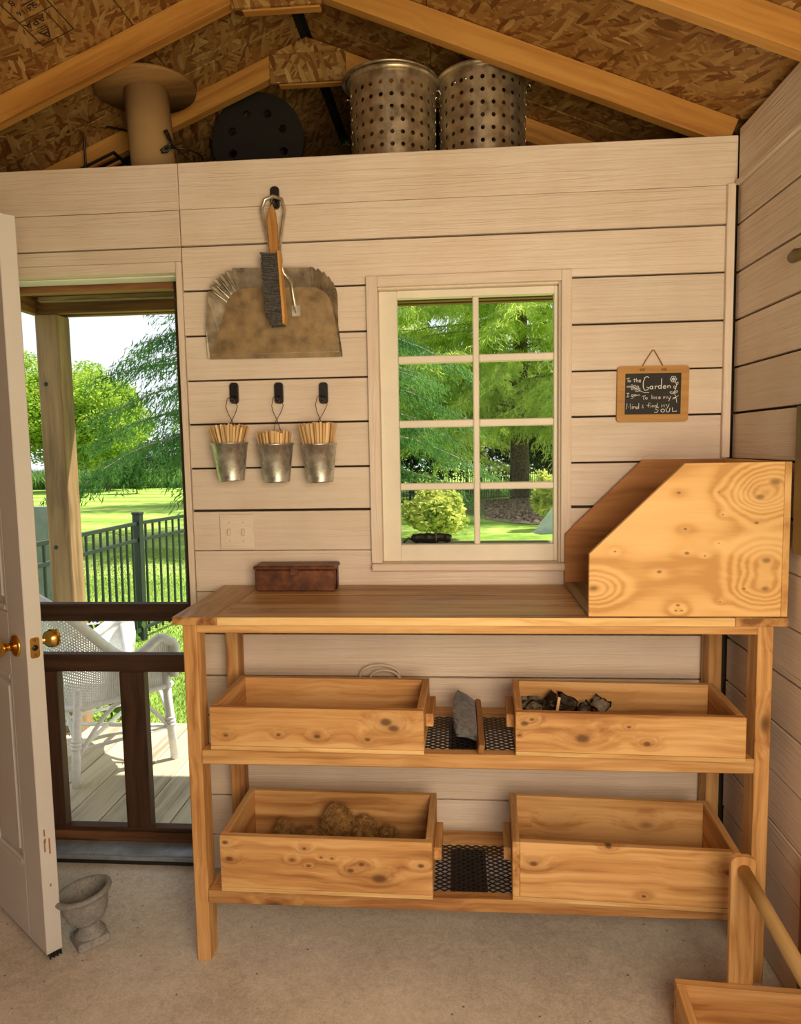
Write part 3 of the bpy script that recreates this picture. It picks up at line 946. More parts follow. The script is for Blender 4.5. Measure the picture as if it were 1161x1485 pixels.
# ------------------------------------------------------------------ tin pails with craft sticks
STICK = prism_me([(-.0033, -.072), (.0033, -.072), (.0033, .070), (.002, .0722), (-.002, .0722), (-.0033, .070)], -.0009, .0009, 'xz', 0)
def pail(name, label, x, zt, side, top_h, seed, slabel, sgroup, spread):
    """x, zt: centre and height of the rim"""
    rnd = random.Random(seed)
    rt_, rb, h = .0555, .0385, .118
    yc = -.0645
    root = empty(name, (x, yc, zt-h)); tag(root, label, 'pail', 'three tin pails on the back wall')
    root.rotation_euler = (0, math.radians(-1.5), 0)
    lathe('body', [(0, .003), (rb-.001, .003), (rb, 0), (rb+.0015, 0), (rb+.0013, .004), (rt_, h-.004), (rt_+.0022, h-.003), (rt_+.0028, h), (rt_+.001, h+.001), (rt_-.0012, h-.004), (rb-.0005, .005), (0, .005)], 'galv', root, seg=40)
    hz = 1.573 - (zt-h) if False else (1.575-(zt-h))
    dx = side+.007
    yw = .046
    w1 = [(-.010+dx, .014, hz+.002), (-.0185+dx, .022, hz-.022), (-.012+dx*.6, .028, hz-.042), (.004, .036, hz-.072), (.018, .042, h+.004), (.024, .0465, h-.02)]
    w2 = [(.010+dx, .014, hz+.002), (.0185+dx, .022, hz-.022), (.012+dx*.6, .028, hz-.042), (-.004, .036, hz-.072), (-.018, .042, h+.004), (-.024, .0465, h-.02)]
    top = [(-.010+dx, .014, hz+.002), (0+dx, .012, hz+.008), (.010+dx, .014, hz+.002)]
    tube('wire_hanger', [Vector(p) for p in w1[::-1]+[(0+dx, .0125, hz+.007)]+w2], .0011, 'wire', root, 6)
    base = Matrix.Translation((x, yc, zt-h)) @ Matrix.Rotation(math.radians(-1.5), 4, 'Y')
    N = 72
    for k in range(N):
        rr = math.sqrt((k+.5)/N); th = k*2.39996+seed
        tx, ty = rr*(rt_-.0055)*math.cos(th), rr*(rt_-.0055)*math.sin(th)
        bx, by = tx*(1-spread), ty*(1-min(spread, .5))
        d = Vector((tx-bx, ty-by, h)).normalized()
        zb = .0065 + top_h + rnd.uniform(-.003, .006)
        s0 = (zb-.0)/d.z
        c = Vector((bx, by, 0)) + d*(s0+.072)
        # keep the foot on the slanting line between bottom and rim
        o = bpy.data.objects.new('craft_stick', STICK)
        COL.objects.link(o)
        q = Vector((0, 0, 1)).rotation_difference(d).to_matrix().to_4x4()
        o.matrix_world = base @ Matrix.Translation(c) @ q @ Matrix.Rotation(th+math.pi/2+rnd.uniform(-.5, .5), 4, 'Z')
        tag(o, slabel, 'stick', sgroup)
if not STICK.materials: STICK.materials.append(MAT['stick'])
pail('tin_pail', 'galvanised tin pail hanging at left, its plant sticks fanned out widest', -.7005, 1.440, 0., .022, 1, 'thin wooden plant stick fanned out of the left tin pail', 'plant sticks in the left pail', .85)
pail('tin_pail', 'galvanised tin pail hanging in the middle, its plant sticks sitting lowest', -.5565, 1.434, .002, .004, 2, 'thin wooden plant stick in the middle tin pail', 'plant sticks in the middle pail', .38)
pail('tin_pail', 'galvanised tin pail hanging at right beside the window, its plant sticks standing tall', -.4205, 1.432, .004, .030, 3, 'thin wooden plant stick in the right tin pail next to the window', 'plant sticks in the right pail', .5)

# ------------------------------------------------------------------ chalkboard sign
sign = empty('chalkboard_sign', (.5925, -.002, 1.565))
tag(sign, 'small wood-framed chalkboard with handwritten garden verse hanging right of the window', 'sign')
SO = Vector((.5925, 0, 1.565))
sign.rotation_euler = (0, math.radians(.5), 0)
outer_ = rrect(.1055, .0835, .010, 5)
inner_ = rrect(.0825, .0615, .001, 5)
bm = bmesh.new()
for (ya, yb) in ((-.014, 0.),):
    ring = []
    for y in (ya, yb):
        ring.append(([bm.verts.new((a, y, b)) for a, b in outer_], [bm.verts.new((a, y, b)) for a, b in inner_]))
    N = len(outer_)
    for i in range(N):
        j = (i+1) % N
        (o0, i0), (o1, i1) = ring
        bm.faces.new((o0[i], o0[j], i0[j], i0[i])); bm.faces.new((o1[i], i1[i], i1[j], o1[j]))
        bm.faces.new((o0[i], o1[i], o1[j], o0[j])); bm.faces.new((i0[i], i0[j], i1[j], i1[i]))
sfr = link('frame', from_bm(bm, 'frame'), 'frame_wood', sign)
sbd = box('board', -.0824, .0824, -.0095, -.001, -.0614, .0614, 'slate', sign, 0)
bm = bmesh.new()
def zc(X, Y): return (-.0815+(X-300)/575*.163, -.0098, .0605-(Y-350)/420*.121)
def stroke(*pts, r=.00085): add_tube(bm, [zc(*p) for p in pts], r, 5)
def circ(X, Y, rx, ry=None, r=.00085, rot=0):
    ry = ry or rx
    P = []
    for k in range(13):
        a = 2*math.pi*k/12; u, v = rx*math.cos(a), ry*math.sin(a)
        P.append((X+u*math.cos(rot)-v*math.sin(rot), Y+u*math.sin(rot)+v*math.cos(rot)))
    stroke(*P, r=r)
def e_(X, Y, s=11, r=.00085): stroke((X-s, Y+1), (X+s, Y-3), (X+s*.5, Y-s), (X-s*.4, Y-s), (X-s, Y), (X-s*.6, Y+s), (X+s*.2, Y+s*1.1), (X+s, Y+s*.6), r=r)
def n_(X, Y, s=10, r=.00085): stroke((X-s, Y-s), (X-s, Y+s), (X-s, Y-s*.2), (X, Y-s), (X+s*.8, Y-s*.5), (X+s, Y+s), r=r)
# To the Garden
stroke((312, 398), (345, 391)); stroke((328, 395), (328, 436)); circ(348, 424, 9)
stroke((396, 398), (396, 436)); stroke((383, 411), (409, 409)); stroke((417, 394), (416, 436), (417, 420), (426, 412), (433, 420), (434, 436)); e_(453, 424)
stroke((545, 392), (528, 378), (503, 392), (488, 440), (490, 495), (508, 522), (536, 517), (552, 494), (524, 489), r=.0015)
circ(573, 494, 14, 15, .0012); stroke((588, 478), (590, 512), r=.0012)
stroke((612, 476), (614, 511), (615, 490), (625, 479), (637, 482), r=.0012)
circ(661, 490, 15, 16, .0012); stroke((678, 400), (678, 510), r=.0012)
e_(712, 490, 15, .0012); n_(758, 489, 14, .0012)
# I go
stroke((315, 550), (345, 550)); stroke((330, 550), (330, 588)); stroke((314, 588), (346, 588))
circ(375, 576, 10); stroke((386, 566), (385, 600), (366, 606)); circ(405, 573, 9); stroke((416, 573), (458, 570))
# To lose my
stroke((478, 584), (516, 577)); stroke((497, 581), (497, 621)); circ(525, 606, 10); stroke((581, 570), (582, 613)); circ(602, 601, 10)
stroke((637, 590), (624, 592), (625, 600), (636, 604), (632, 614), (619, 611)); e_(662, 602)
stroke((702, 613), (703, 588), (714, 590), (716, 612), (717, 592), (729, 590), (732, 612)); stroke((745, 588), (750, 606), (764, 608)); stroke((776, 585), (762, 632), (750, 634))
# Mind & find my
stroke((316, 719), (323, 655), (340, 698), (357, 655), (362, 716)); stroke((378, 685), (379, 716)); stroke((378, 668), (379, 671)); n_(404, 700, 11); circ(430, 703, 11); stroke((446, 655), (447, 714))
stroke((494, 672), (482, 678), (490, 690), (480, 700), (490, 708), (498, 698))
stroke((566, 652), (551, 656), (546, 702)); stroke((528, 680), (562, 677)); stroke((573, 680), (574, 702)); stroke((573, 664), (574, 667)); n_(596, 690, 9); circ(623, 688, 10); stroke((639, 654), (640, 700))
stroke((684, 700), (688, 670), (698, 690), (709, 669), (714, 699)); stroke((728, 670), (740, 690)); stroke((764, 668), (744, 712))
# SOUL
stroke((658, 706), (632, 703), (622, 718), (652, 733), (640, 752), (610, 752), r=.0011); circ(698, 735, 19, 16, .0011); stroke((732, 712), (734, 742), (750, 752), (768, 742), (772, 710), r=.0011); stroke((797, 704), (801, 746), (843, 742), r=.0011)
# flower and sprig
for k in range(6):
    a = k*math.pi/3
    circ(801+22*math.cos(a), 410+22*math.sin(a), 12, 11)
circ(801, 410, 8)
stroke((818, 432), (836, 470), (824, 520), (806, 548), (826, 580), (836, 615), (842, 655)); circ(842, 455, 9, 15, rot=.4); circ(816, 494, 10, 14, rot=-.4); circ(788, 550, 20, 9, rot=.3); circ(832, 543, 18, 9, rot=-.5); stroke((800, 606), (830, 598), (858, 580)); stroke((798, 618), (832, 602))
for X, Y, a, b, rr in ((335, 483, 19, 7, 0), (372, 472, 12, 10, .5), (402, 478, 12, 11, .6), (432, 486, 11, 10, .7), (378, 503, 14, 8, -.6), (412, 510, 12, 9, -.4), (446, 508, 12, 9, .2)): circ(X, Y, a, b, rot=rr)
stroke((352, 484), (400, 497), (455, 524), (500, 546), (552, 545)); stroke((410, 532), (455, 527))
sub(link('chalk_writing', from_bm(bm, 'chalk'), 'chalk', sign), sbd)
tube('hanging_cord', [(-.031, -.010, .075), (-.030, -.006, .084), (-.016, -.004, .108), (-.001, -.004, .131), (.003, -.004, .131), (.017, -.004, .108), (.031, -.006, .082), (.031, -.010, .074)], .0019, 'string', sign, 6)
for x in (-.033, .031):
    bm = bmesh.new()
    add_tube(bm, [(x-.006, -.0155, .071), (x, -.0175, .073), (x+.006, -.0155, .071)], .0035, 6)
    sub(link('cord_knot', from_bm(bm, 'knot', True), 'string', sign), sfr)
# ------------------------------------------------------------------ white cable loop behind the upper left tray
bm = bmesh.new()
def arcp(cx, cz, rx, rz, y, a0=180, a1=0, n=14): return [(cx+rx*math.cos(math.radians(a0+(a1-a0)*k/n)), y, cz+rz*math.sin(math.radians(a0+(a1-a0)*k/n))) for k in range(n+1)]
add_tube(bm, [(-.318, -.055, .617)] + arcp(-.252, .690, .064, .034, -.030, 172, 8) + [(-.186, -.055, .617)], .0038, 8)
add_tube(bm, [(-.285, -.062, .617)] + arcp(-.236, .686, .045, .024, -.040, 172, 8) + [(-.190, -.062, .617)], .0038, 8)
tag(link('power_cable', from_bm(bm, 'cable', True), 'cord'), 'looped white cable rising behind the upper left tray', 'cable')

# ------------------------------------------------------------------ counter brush lying on the upper mesh
cb = empty('counter_brush', (.05, -.29, .6135))
tag(cb, 'counter brush with blue-grey bristles lying on its side on the upper shelf mesh', 'brush')
hp = [(-.172, -.012), (-.15, -.014), (-.02, -.013), (.0, -.014), (.170, -.014), (.176, .0), (.170, .014), (0, .014), (-.02, .012), (-.15, .013), (-.172, .012)]
o = prism('handle_block', [(a, b) for a, b in hp], -.008, .008, 'brushwood_y', cb, 'yz', .003)
o.location = (.006, 0, .0165); o.rotation_euler = (0, math.radians(12), 0)
rnd = random.Random(5)
vs, fs = [], []
for k in range(1900):
    y = rnd.uniform(-.075, .165); zz = rnd.uniform(.004, .030)
    L = .062+rnd.uniform(-.006, .006)-.012*abs((y-.045)/.12)**3
    fan = (y-.045)/.12*.012+rnd.uniform(-.003, .003)
    a = np.array([-.002, y, zz]); b = np.array([-.002-L, y+fan, zz*1.25+.020+rnd.uniform(-.004, .004)])
    m_ = (a+b)/2+np.array([0, 0, .004]); w = .0011
    i = len(vs)
    for p in (a, m_, b): vs += [tuple(p+np.array([0, -w, 0])), tuple(p+np.array([0, w, w])), tuple(p+np.array([0, 0, -w]))]
    for q in (0, 3): fs += [(i+q, i+q+1, i+q+4, i+q+3), (i+q+1, i+q+2, i+q+5, i+q+4), (i+q+2, i+q, i+q+3, i+q+5)]
me = bpy.data.meshes.new('bristles'); me.from_pydata(vs, [], fs)
tag(link('bristles', me, 'bristle2', cb), kind='stuff')

# ------------------------------------------------------------------ paper scraps in the upper right tray
def crumple(seed, w, h, amp):
    rr = random.Random(seed)
    bm = bmesh.new()
    n, m = 6, 4
    g = [[bm.verts.new(((i/n-.5)*w + rr.uniform(-.002, .002), (j/m-.5)*h, rr.uniform(-amp, amp)+.5*amp*math.sin(i*1.7+seed))) for i in range(n+1)] for j in range(m+1)]
    for j in range(m):
        for i in range(n): bm.faces.new((g[j][i], g[j][i+1], g[j+1][i+1], g[j+1][i]))
    bmesh.ops.solidify(bm, geom=list(bm.faces), thickness=.0012)
    return from_bm(bm, 'scrap', True)
SCR = [crumple(s, .062, .042, .006) for s in range(4)]
rnd = random.Random(12)
spots = [(.205, -.33), (.235, -.30), (.270, -.335), (.305, -.30), (.215, -.26), (.260, -.245), (.335, -.33), (.350, -.28), (.310, -.235), (.385, -.32), (.245, -.375), (.395, -.26), (.42, -.33), (.205, -.225)]
for k, (x, y) in enumerate(spots):
    me = SCR[k % 4]
    if not me.materials: me.materials.append(MAT['paper'])
    o = link('paper_scrap', me, None, None, (x, y, .662+.013*(k % 3)))
    o.rotation_euler = (rnd.uniform(.4, 1.2), rnd.uniform(-.5, .5), rnd.uniform(-1.4, 1.4))
    tag(o, 'crumpled dark paper scrap in the left half of the upper right tray', 'paper', 'paper scraps in the upper right tray')
o = box('wooden_tag', -.004, .004, -.001, .001, -.042, .042, 'stick'); o.location = (.265, -.335, .690); o.rotation_euler = (-.2, .22, .1)
tag(o, 'slim wooden tag standing up out of the paper scraps', 'tag')
o = box('wooden_tag', -.004, .004, -.001, .001, -.022, .022, 'stick'); o.location = (.330, -.360, .672); o.rotation_euler = (.3, -.06, .1)
tag(o, 'short stub of wooden tag among the paper scraps', 'tag')
rng = np.random.default_rng(3)
n = 2600
fx = rng.beta(1.3, 2.2, n)*.31+.178; fy = rng.uniform(-.424, -.215, n)
hh = .062*np.exp(-((fx-.27)/.12)**2)
P = np.stack([fx, fy, .628+rng.uniform(0, 1, n)*hh], 1)
U = unit(rng.normal(size=(n, 3)))*rng.uniform(.003, .010, (n, 1)); V = unit(np.cross(U, rng.normal(size=(n, 3))))*.0018
o = np_quads('dry_debris', P, U, V, 'debris')
tag(o, 'loose dark dry debris on the floor of the upper right tray', 'debris', kind='stuff')

# ------------------------------------------------------------------ coir pieces in the lower left tray
def coir(x, y, z, rx, ry, rz, n, label, seed):
    rng = np.random.default_rng(seed)
    root = empty('coir_piece', (x, y, z)); tag(root, label, 'coir', 'coir pieces in the lower left tray')
    bm = bmesh.new()
    bmesh.ops.create_icosphere(bm, subdivisions=3, radius=1)
    for v in bm.verts:
        d = v.co.copy()
        k = 1+.16*math.sin(7*d.x+seed)+.14*math.sin(9*d.y+2*seed)+.12*math.sin(8*d.z)
        v.co = Vector((d.x*rx*k*.74, d.y*ry*k*.74, d.z*rz*k*.74))
    link('clump', from_bm(bm, 'clump', True), 'coir', root)
    n = n*3
    d = unit(rng.normal(size=(n, 3)))
    P = d*np.array([rx, ry, rz])*rng.uniform(.62, 1.02, (n, 1))
    U = unit(np.cross(d, rng.normal(size=(n, 3)))+d*rng.uniform(-.3, .7, (n, 1)))*rng.uniform(.006, .024, (n, 1)); V = unit(np.cross(U, rng.normal(size=(n, 3))))*.00075
    tag(np_quads('fibres', P, U, V, 'coir', root), kind='stuff')
coir(-.525, -.245, .270, .034, .045, .046, 900, 'small shaggy coir piece at the left of the lower left tray', 1)
coir(-.445, -.250, .262, .062, .040, .034, 1300, 'flat rolled coir piece lying in the middle of the lower left tray', 2)
coir(-.362, -.240, .290, .052, .030, .076, 1700, 'tall folded coir sheet standing in the lower left tray', 3)
coir(-.285, -.240, .272, .046, .045, .058, 1100, 'brown coir heap right of the tall folded sheet', 4)
coir(-.212, -.250, .262, .034, .04, .044, 700, 'small dark coir curl, rightmost in the lower left tray', 5)

# ------------------------------------------------------------------ concrete urn
urn = empty('stone_urn', (-1.079, -.368, 0), math.radians(46))
tag(urn, 'small weathered grey stone urn with leaning bowl standing on the floor by the door', 'urn')
link('plinth', prism_me([(-.044, -.044), (.044, -.044), (.044, .044), (-.044, .044)], 0, .026, 'xy', .004), 'urn', urn)
tl = Matrix.Rotation(math.radians(-17), 4, Vector((math.cos(math.radians(-28)), math.sin(math.radians(-28)), 0)).cross(Vector((0, 0, 1)))) 
tl = Matrix.Translation((0, 0, .06)) @ Matrix.Rotation(math.radians(-9), 4, Vector((.75, .66, 0))) @ Matrix.Translation((0, 0, -.06))
lathe('foot', [(0, .0262), (.043, .0262), (.044, .031), (.037, .037), (.030, .046), (.029, .058), (.026, .066), (0, .066)], 'urn', urn, seg=32)
lathe('bowl', [(0, .060), (.029, .060), (.044, .070), (.055, .086), (.061, .106), (.064, .128), (.067, .142), (.076, .145), (.079, .150), (.078, .156), (.072, .159), (.063, .157), (.060, .148), (.055, .120), (.044, .094), (.025, .083), (0, .081)], 'urn', urn, seg=40, mtx=tl)

# ------------------------------------------------------------------ wooden tote at the lower right
tote = empty('garden_tote', (.637, -.88, 0), math.radians(-3.6))
tag(tote, 'open wooden garden tote with long worn dowel handle on the floor at lower right', 'tote')
L2, w2, hT = .255, .150, .150
box('end_board', -w2, w2, L2-.021, L2, .012, hT, 'cedar_x', tote)
box('end_board', -w2, w2, -L2, -L2+.021, .012, hT, 'cedar_x', tote)
for s in (-1, 1):
    a = sorted((s*w2, s*(w2-.02)))
    box('side_board', a[0], a[1], -L2+.0215, L2-.0215, .012, hT, 'cedar_y', tote)
box('bottom_board', -w2+.001, w2-.001, -L2+.001, L2-.001, .0, .0115, 'cedar_y', tote)
top = [(-.028, 0), (.028, 0), (.028, .446), (.024, .455), (.012, .4605), (-.012, .4605), (-.024, .455), (-.028, .446)]
for y0 in (L2+.0005, -L2-.0195):
    prism('upright', [(a, b) for a, b in top], y0, y0+.019, 'raft_z' if False else 'cedar_z', tote, bev=.002)
tube('dowel_handle', [(0, L2, .428), (0, .1, .428), (0, -.1, .428), (0, -L2, .428)], .0155, 'dowel', tote, 20)

# ------------------------------------------------------------------ things on the right wall
o = prism('wall_panel', [(-.50, 1.50), (-.455, 1.50), (-.455, 1.172), (-.458, 1.156), (-.466, 1.148), (-.480, 1.146), (-.80, 1.146), (-.80, 1.50)], .812, .829, 'bronze', None, 'yz', .002)
tag(o, 'flat dark olive panel with rounded corner hanging on the right wall, at the photo edge', 'panel')
bm = bmesh.new()
add_tube(bm, [(.828, -.43, 1.862), (.812, -.425, 1.862), (.803, -.435, 1.852), (.803, -.46, 1.850), (.806, -.49, 1.856)], [.012, .013, .014, .013, .010], 14)
tag(link('wall_peg', from_bm(bm, 'peg', True), 'bronze'), 'dull olive rounded peg high on the right wall', 'peg')
o = box('leaning_board', .802, .823, -.95, -.575, .002, .42, 'brown_z')
tag(o, 'dark brown board standing against the right wall behind the tote', 'board')

# ================================================================== LOFT
sp = empty('cable_spool', (-1.018, .225, 2.3005))
tag(sp, 'empty cardboard cable spool with round wooden flange standing in the loft', 'spool')
tilt = Matrix.Rotation(math.radians(-3.5), 4, 'Y')
def lathe_t(n, prof, mat, seg=48): return lathe(n, prof, mat, sp, None, seg, mtx=tilt)
lathe_t('flange', [(0, .3325), (.163, .3325), (.165, .336), (.165, .342), (.163, .3455), (0, .3455)], 'spoolwood', 64)
lathe_t('core', [(.070, .0135), (.0735, .0135), (.0735, .332), (.070, .332)], 'card', 48)
lathe_t('flange', [(0, .010), (.120, .010), (.120, .013), (0, .013)], 'spoolwood', 64)
wt = empty('wire_tie', (-.925, .155, 2.42)); tag(wt, 'black wire tie knotted around the cable spool core', 'wire')
WO_ = Vector((-.925, .155, 2.42))
def wp(*ps): return [Vector(p)-WO_ for p in ps]
tube('bow', wp((-.945, .158, 2.475), (-.952, .152, 2.472), (-.938, .150, 2.445), (-.926, .150, 2.425), (-.946, .150, 2.404), (-.962, .150, 2.403), (-.960, .150, 2.415), (-.940, .150, 2.425), (-.925, .150, 2.432), (-.935, .150, 2.455), (-.945, .153, 2.476)), .0035, 'black', wt, 8)
tube('tail', wp((-.930, .150, 2.428), (-.900, .140, 2.400), (-.850, .125, 2.355), (-.82, .12, 2.315)), .0032, 'black', wt, 8)
tube('wrap', [Vector((.0765*math.cos(a)-.010, .0765*math.sin(a)+.080, .0)) for a in [math.radians(-150+15*k) for k in range(13)]], .003, 'black', wt, 6)

def pot(name, x, y, zt, label, rz, r=.141):
    root = empty(name, (x, y, 2.3005), rz); tag(root, label, 'pot', 'perforated aluminium pots in the loft')
    h = zt-2.3005
    seg, rows = 208, 7
    bm = bmesh.new()
    # body with real round holes: each cell holds an octagonal opening
    cols = 26
    hz = .0375; z0 = h-.047-hz*(rows-.5)
    def rad(z): return r-.004+.004*z/h
    def P(th, z): rr = rad(z); return (rr*math.cos(th), rr*math.sin(th), z)
    dth = 2*math.pi/cols
    zs = [0] + [z0+hz*k for k in range(rows+1)] + [h-.008]
    cache = {}
    def V(th, z):
        k = (round((th % (2*math.pi))*1e4) % 62832, round(z*1e5))
        if k not in cache: cache[k] = bm.verts.new(P(th, z))
        return cache[k]
    for c in range(cols):
        a0, a1 = c*dth, (c+1)*dth; am = (a0+a1)/2
        for k in range(len(zs)-1):
            b0, b1 = zs[k], zs[k+1]; bmid = (b0+b1)/2
            if k == 0 or k == len(zs)-2:
                bm.faces.new((V(a0, b0), V(am, b0), V(a1, b0), V(a1, b1), V(am, b1), V(a0, b1)))
                continue
            hr = .0070
            o8 = [V(a0, b0), V(am, b0), V(a1, b0), V(a1, bmid), V(a1, b1), V(am, b1), V(a0, b1), V(a0, bmid)]
            i8 = []
            for q in range(8):
                t = math.radians(-135+45*q)
                i8.append(bm.verts.new(P(am+hr*math.cos(t)/rad(bmid), bmid+hr*math.sin(t))))
            for q in range(8):
                bm.faces.new((o8[q], o8[(q+1) % 8], i8[(q+1) % 8], i8[q]))
    bmesh.ops.recalc_face_normals(bm, faces=bm.faces)
    bmesh.ops.solidify(bm, geom=list(bm.faces), thickness=.0016)
    me = from_bm(bm, 'body', False)
    link('body', me, 'alu', root)
    lathe('rim', [(r-.001, h-.014), (r+.0065, h-.010), (r+.011, h-.005), (r+.012, h), (r+.010, h+.0035), (r+.005, h+.003), (r-.001, h-.004), (r-.0015, h-.013)], 'alu', root, None, 64, close=True)
    lathe('base', [(0, .0), (r-.007, .0), (r-.006, .003), (0, .003)], 'alu', root, None, 64)
    for a in (math.radians(-8), math.radians(172)):
        bm = bmesh.new()
        d = Vector((math.cos(a), math.sin(a), 0)); s = Vector((-d.y, d.x, 0))
        b = d*(r+.002)+Vector((0, 0, h-.035))
        add_tube(bm, [b-s*.02, b-s*.02+d*.012, b-s*.012+d*.016-Vector((0, 0, .01)), b+s*.012+d*.016-Vector((0, 0, .01)), b+s*.02+d*.012, b+s*.02], .0025, 6)
        link('ear', from_bm(bm, 'ear', True), 'silver', root)
    for a in (math.radians(-112), math.radians(-128)) if rz < 0 else (math.radians(-20),):
        lathe('rivet', [(0, .003), (.004, .002), (.0055, 0)], 'silver', root, None, 10, mtx=Matrix.Translation((math.cos(a)*(r+.0012), math.sin(a)*(r+.0012), h-.045)) @ Matrix.Rotation(a, 4, 'Z') @ Matrix.Rotation(math.pi/2, 4, 'Y'))
    return root
pot('perforated_pot', -.198, .225, 2.603, 'left perforated aluminium pot in the loft, a loose ring on its rim', .05)
pot('perforated_pot', .096, .228, 2.602, 'right one of two perforated aluminium pots in the loft, under the slanting rafter', -.03)
lathe('pot_lid_ring', [(.148, .4085), (.158, .409), (.161, .413), (.157, .416), (.148, .4125)], 'alu', None, (-.206, .228, 2.2), 64, close=True)
tag(bpy.data.objects['pot_lid_ring'], 'loose aluminium ring resting on the rim of the left pot', 'ring')

# dark rack, reel and ribbed panel deep in the loft
rk = empty('wire_rack', (-1.29, .42, 2.3005)); tag(rk, 'thin black wire rack standing in the loft left of the spool', 'rack')
tube('frame', [(-.075, 0, .0), (-.075, 0, .31), (-.066, 0, .325), (.0, 0, .318), (.16, 0, .282), (.20, 0, .27), (.20, 0, 0)], .0045, 'black', rk, 8)
tube('frame', [(-.075, .14, .0), (-.075, .14, .31), (-.066, .14, .325), (.0, .14, .318), (.16, .14, .282), (.20, .14, .27), (.20, .14, 0)], .0045, 'black', rk, 8)
link('mesh_back', prism_me([(-.07, .02), (.195, .02), (.195, .265), (-.06, .315)], .136, .139, 'xz', 0), 'reel', rk)
rl = empty('dark_reel', (-.770, .66, 2.3005)); tag(rl, 'large dark round reel flange with holes standing upright deep in the loft', 'reel')
bm = bmesh.new()
R_, NH = .185, 8
RC = .33
# ring of cells with holes
cells = NH
for c in range(cells):
    a0, a1 = 2*math.pi*c/cells, 2*math.pi*(c+1)/cells; am = (a0+a1)/2
    rin, rout, rmid = .06, R_, .110
    def Q(rr, a): return (rr*math.cos(a), 0, rr*math.sin(a)+RC)
    o_ = [Q(rin, a0), Q(rin, am), Q(rin, a1), Q(rmid, a1), Q(rout, a1), Q(rout, (am+a1)/2), Q(rout, am), Q(rout, (am+a0)/2), Q(rout, a0), Q(rmid, a0)]
    ctr = Vector(Q(rmid, am)); ov = [bm.verts.new(p) for p in o_]; iv = []
    for p in o_:
        d = (Vector(p)-ctr).normalized()*.017
        iv.append(bm.verts.new(ctr+d))
    for q in range(10): bm.faces.new((ov[q], ov[(q+1) % 10], iv[(q+1) % 10], iv[q]))
ce = [bm.verts.new((.06*math.cos(2*math.pi*k/16), 0, .06*math.sin(2*math.pi*k/16)+RC)) for k in range(16)]
bm.faces.new(ce)
bmesh.ops.remove_doubles(bm, verts=bm.verts, dist=.0005)
bmesh.ops.solidify(bm, geom=list(bm.faces), thickness=.014)
link('flange', from_bm(bm, 'flange'), 'reel', rl)
lathe('hub', [(0, 0), (.09, 0), (.09, .13), (0, .13)], 'reel', rl, (0, .015, RC), 32, mtx=Matrix.Rotation(-math.pi/2, 4, 'X'))
box('stand', -.10, .10, -.02, .16, 0, .143, 'reel', rl)
rp = empty('ribbed_panel', (-1.44, .60, 2.45)); tag(rp, 'dark panel of thin parallel laths lying under the left roof slope in the loft', 'panel')
rp.rotation_euler = (0, -ang, 0)
for k in range(6):
    box('lath', -.19, .19, -.16+.05*k, -.145+.05*k, -.004, .004, 'raft_x', rp, .001)
box('backing', -.2, .2, -.17, .12, .0045, .010, 'reel', rp, .001)

# ================================================================== DOORS
# white panelled door, swung into the room
DL = .77
fd = Vector((-.803, .595, 0)).normalized()
door = empty('door_1', (-1.16, -.453, .014)); tag(door, kind='structure')
door.rotation_euler = (0, 0, math.atan2(fd.y, fd.x))
# local: x along the door from the latch edge to the hinge, y: -thickness side...
TH = .044
nl = Vector((.595, .803, 0))
sgn = 1 if (Matrix.Rotation(math.atan2(fd.y, fd.x), 3, 'Z') @ Vector((0, 1, 0))).dot(nl) > 0 else -1
def dy(a, b):
    p, q = sgn*a, sgn*b
    return (min(p, q), max(p, q))
HD = 2.020
def db(n, x0, x1, a, b, z0, z1, m='doorpaint', bev=.002):
    y = dy(a, b); return box(n, x0, x1, y[0], y[1], z0, z1, m, door, bev)
ST = .115
rails = [(0, .215), (.785, .965), (1.545, 1.655), (1.895, HD)]
db('stile', 0, ST, 0, TH, 0, HD); db('stile', DL-ST, DL, 0, TH, 0, HD); db('stile', DL/2-.05, DL/2+.05, .002, TH-.002, .2, HD-.1)
for z0, z1 in rails: db('rail', ST+.0003, DL-ST-.0003, .0004, TH-.0004, z0, z1)
for (z0, z1) in ((.215, .785), (.965, 1.545), (1.655, 1.895)):
    for x0, x1 in ((ST, DL/2-.05), (DL/2+.05, DL-ST)):
        pn = db('panel', x0+.002, x1-.002, .012, TH-.012, z0+.002, z1-.002)
        sub(db('raised_field', x0+.035, x1-.035, .004, TH-.004, z0+.035, z1-.035, bev=.007), pn)
        for a, b in ((.001, .0115), (TH-.0115, TH-.001)):
            for (p0, p1, q0, q1) in ((x0+.001, x0+.018, z0+.001, z1-.001), (x1-.018, x1-.001, z0+.001, z1-.001), (x0+.0185, x1-.0185, z0+.001, z0+.018), (x0+.0185, x1-.0185, z1-.018, z1-.001)):
                sub(db('moulding', p0, p1, a, b, q0, q1, bev=.004), pn)
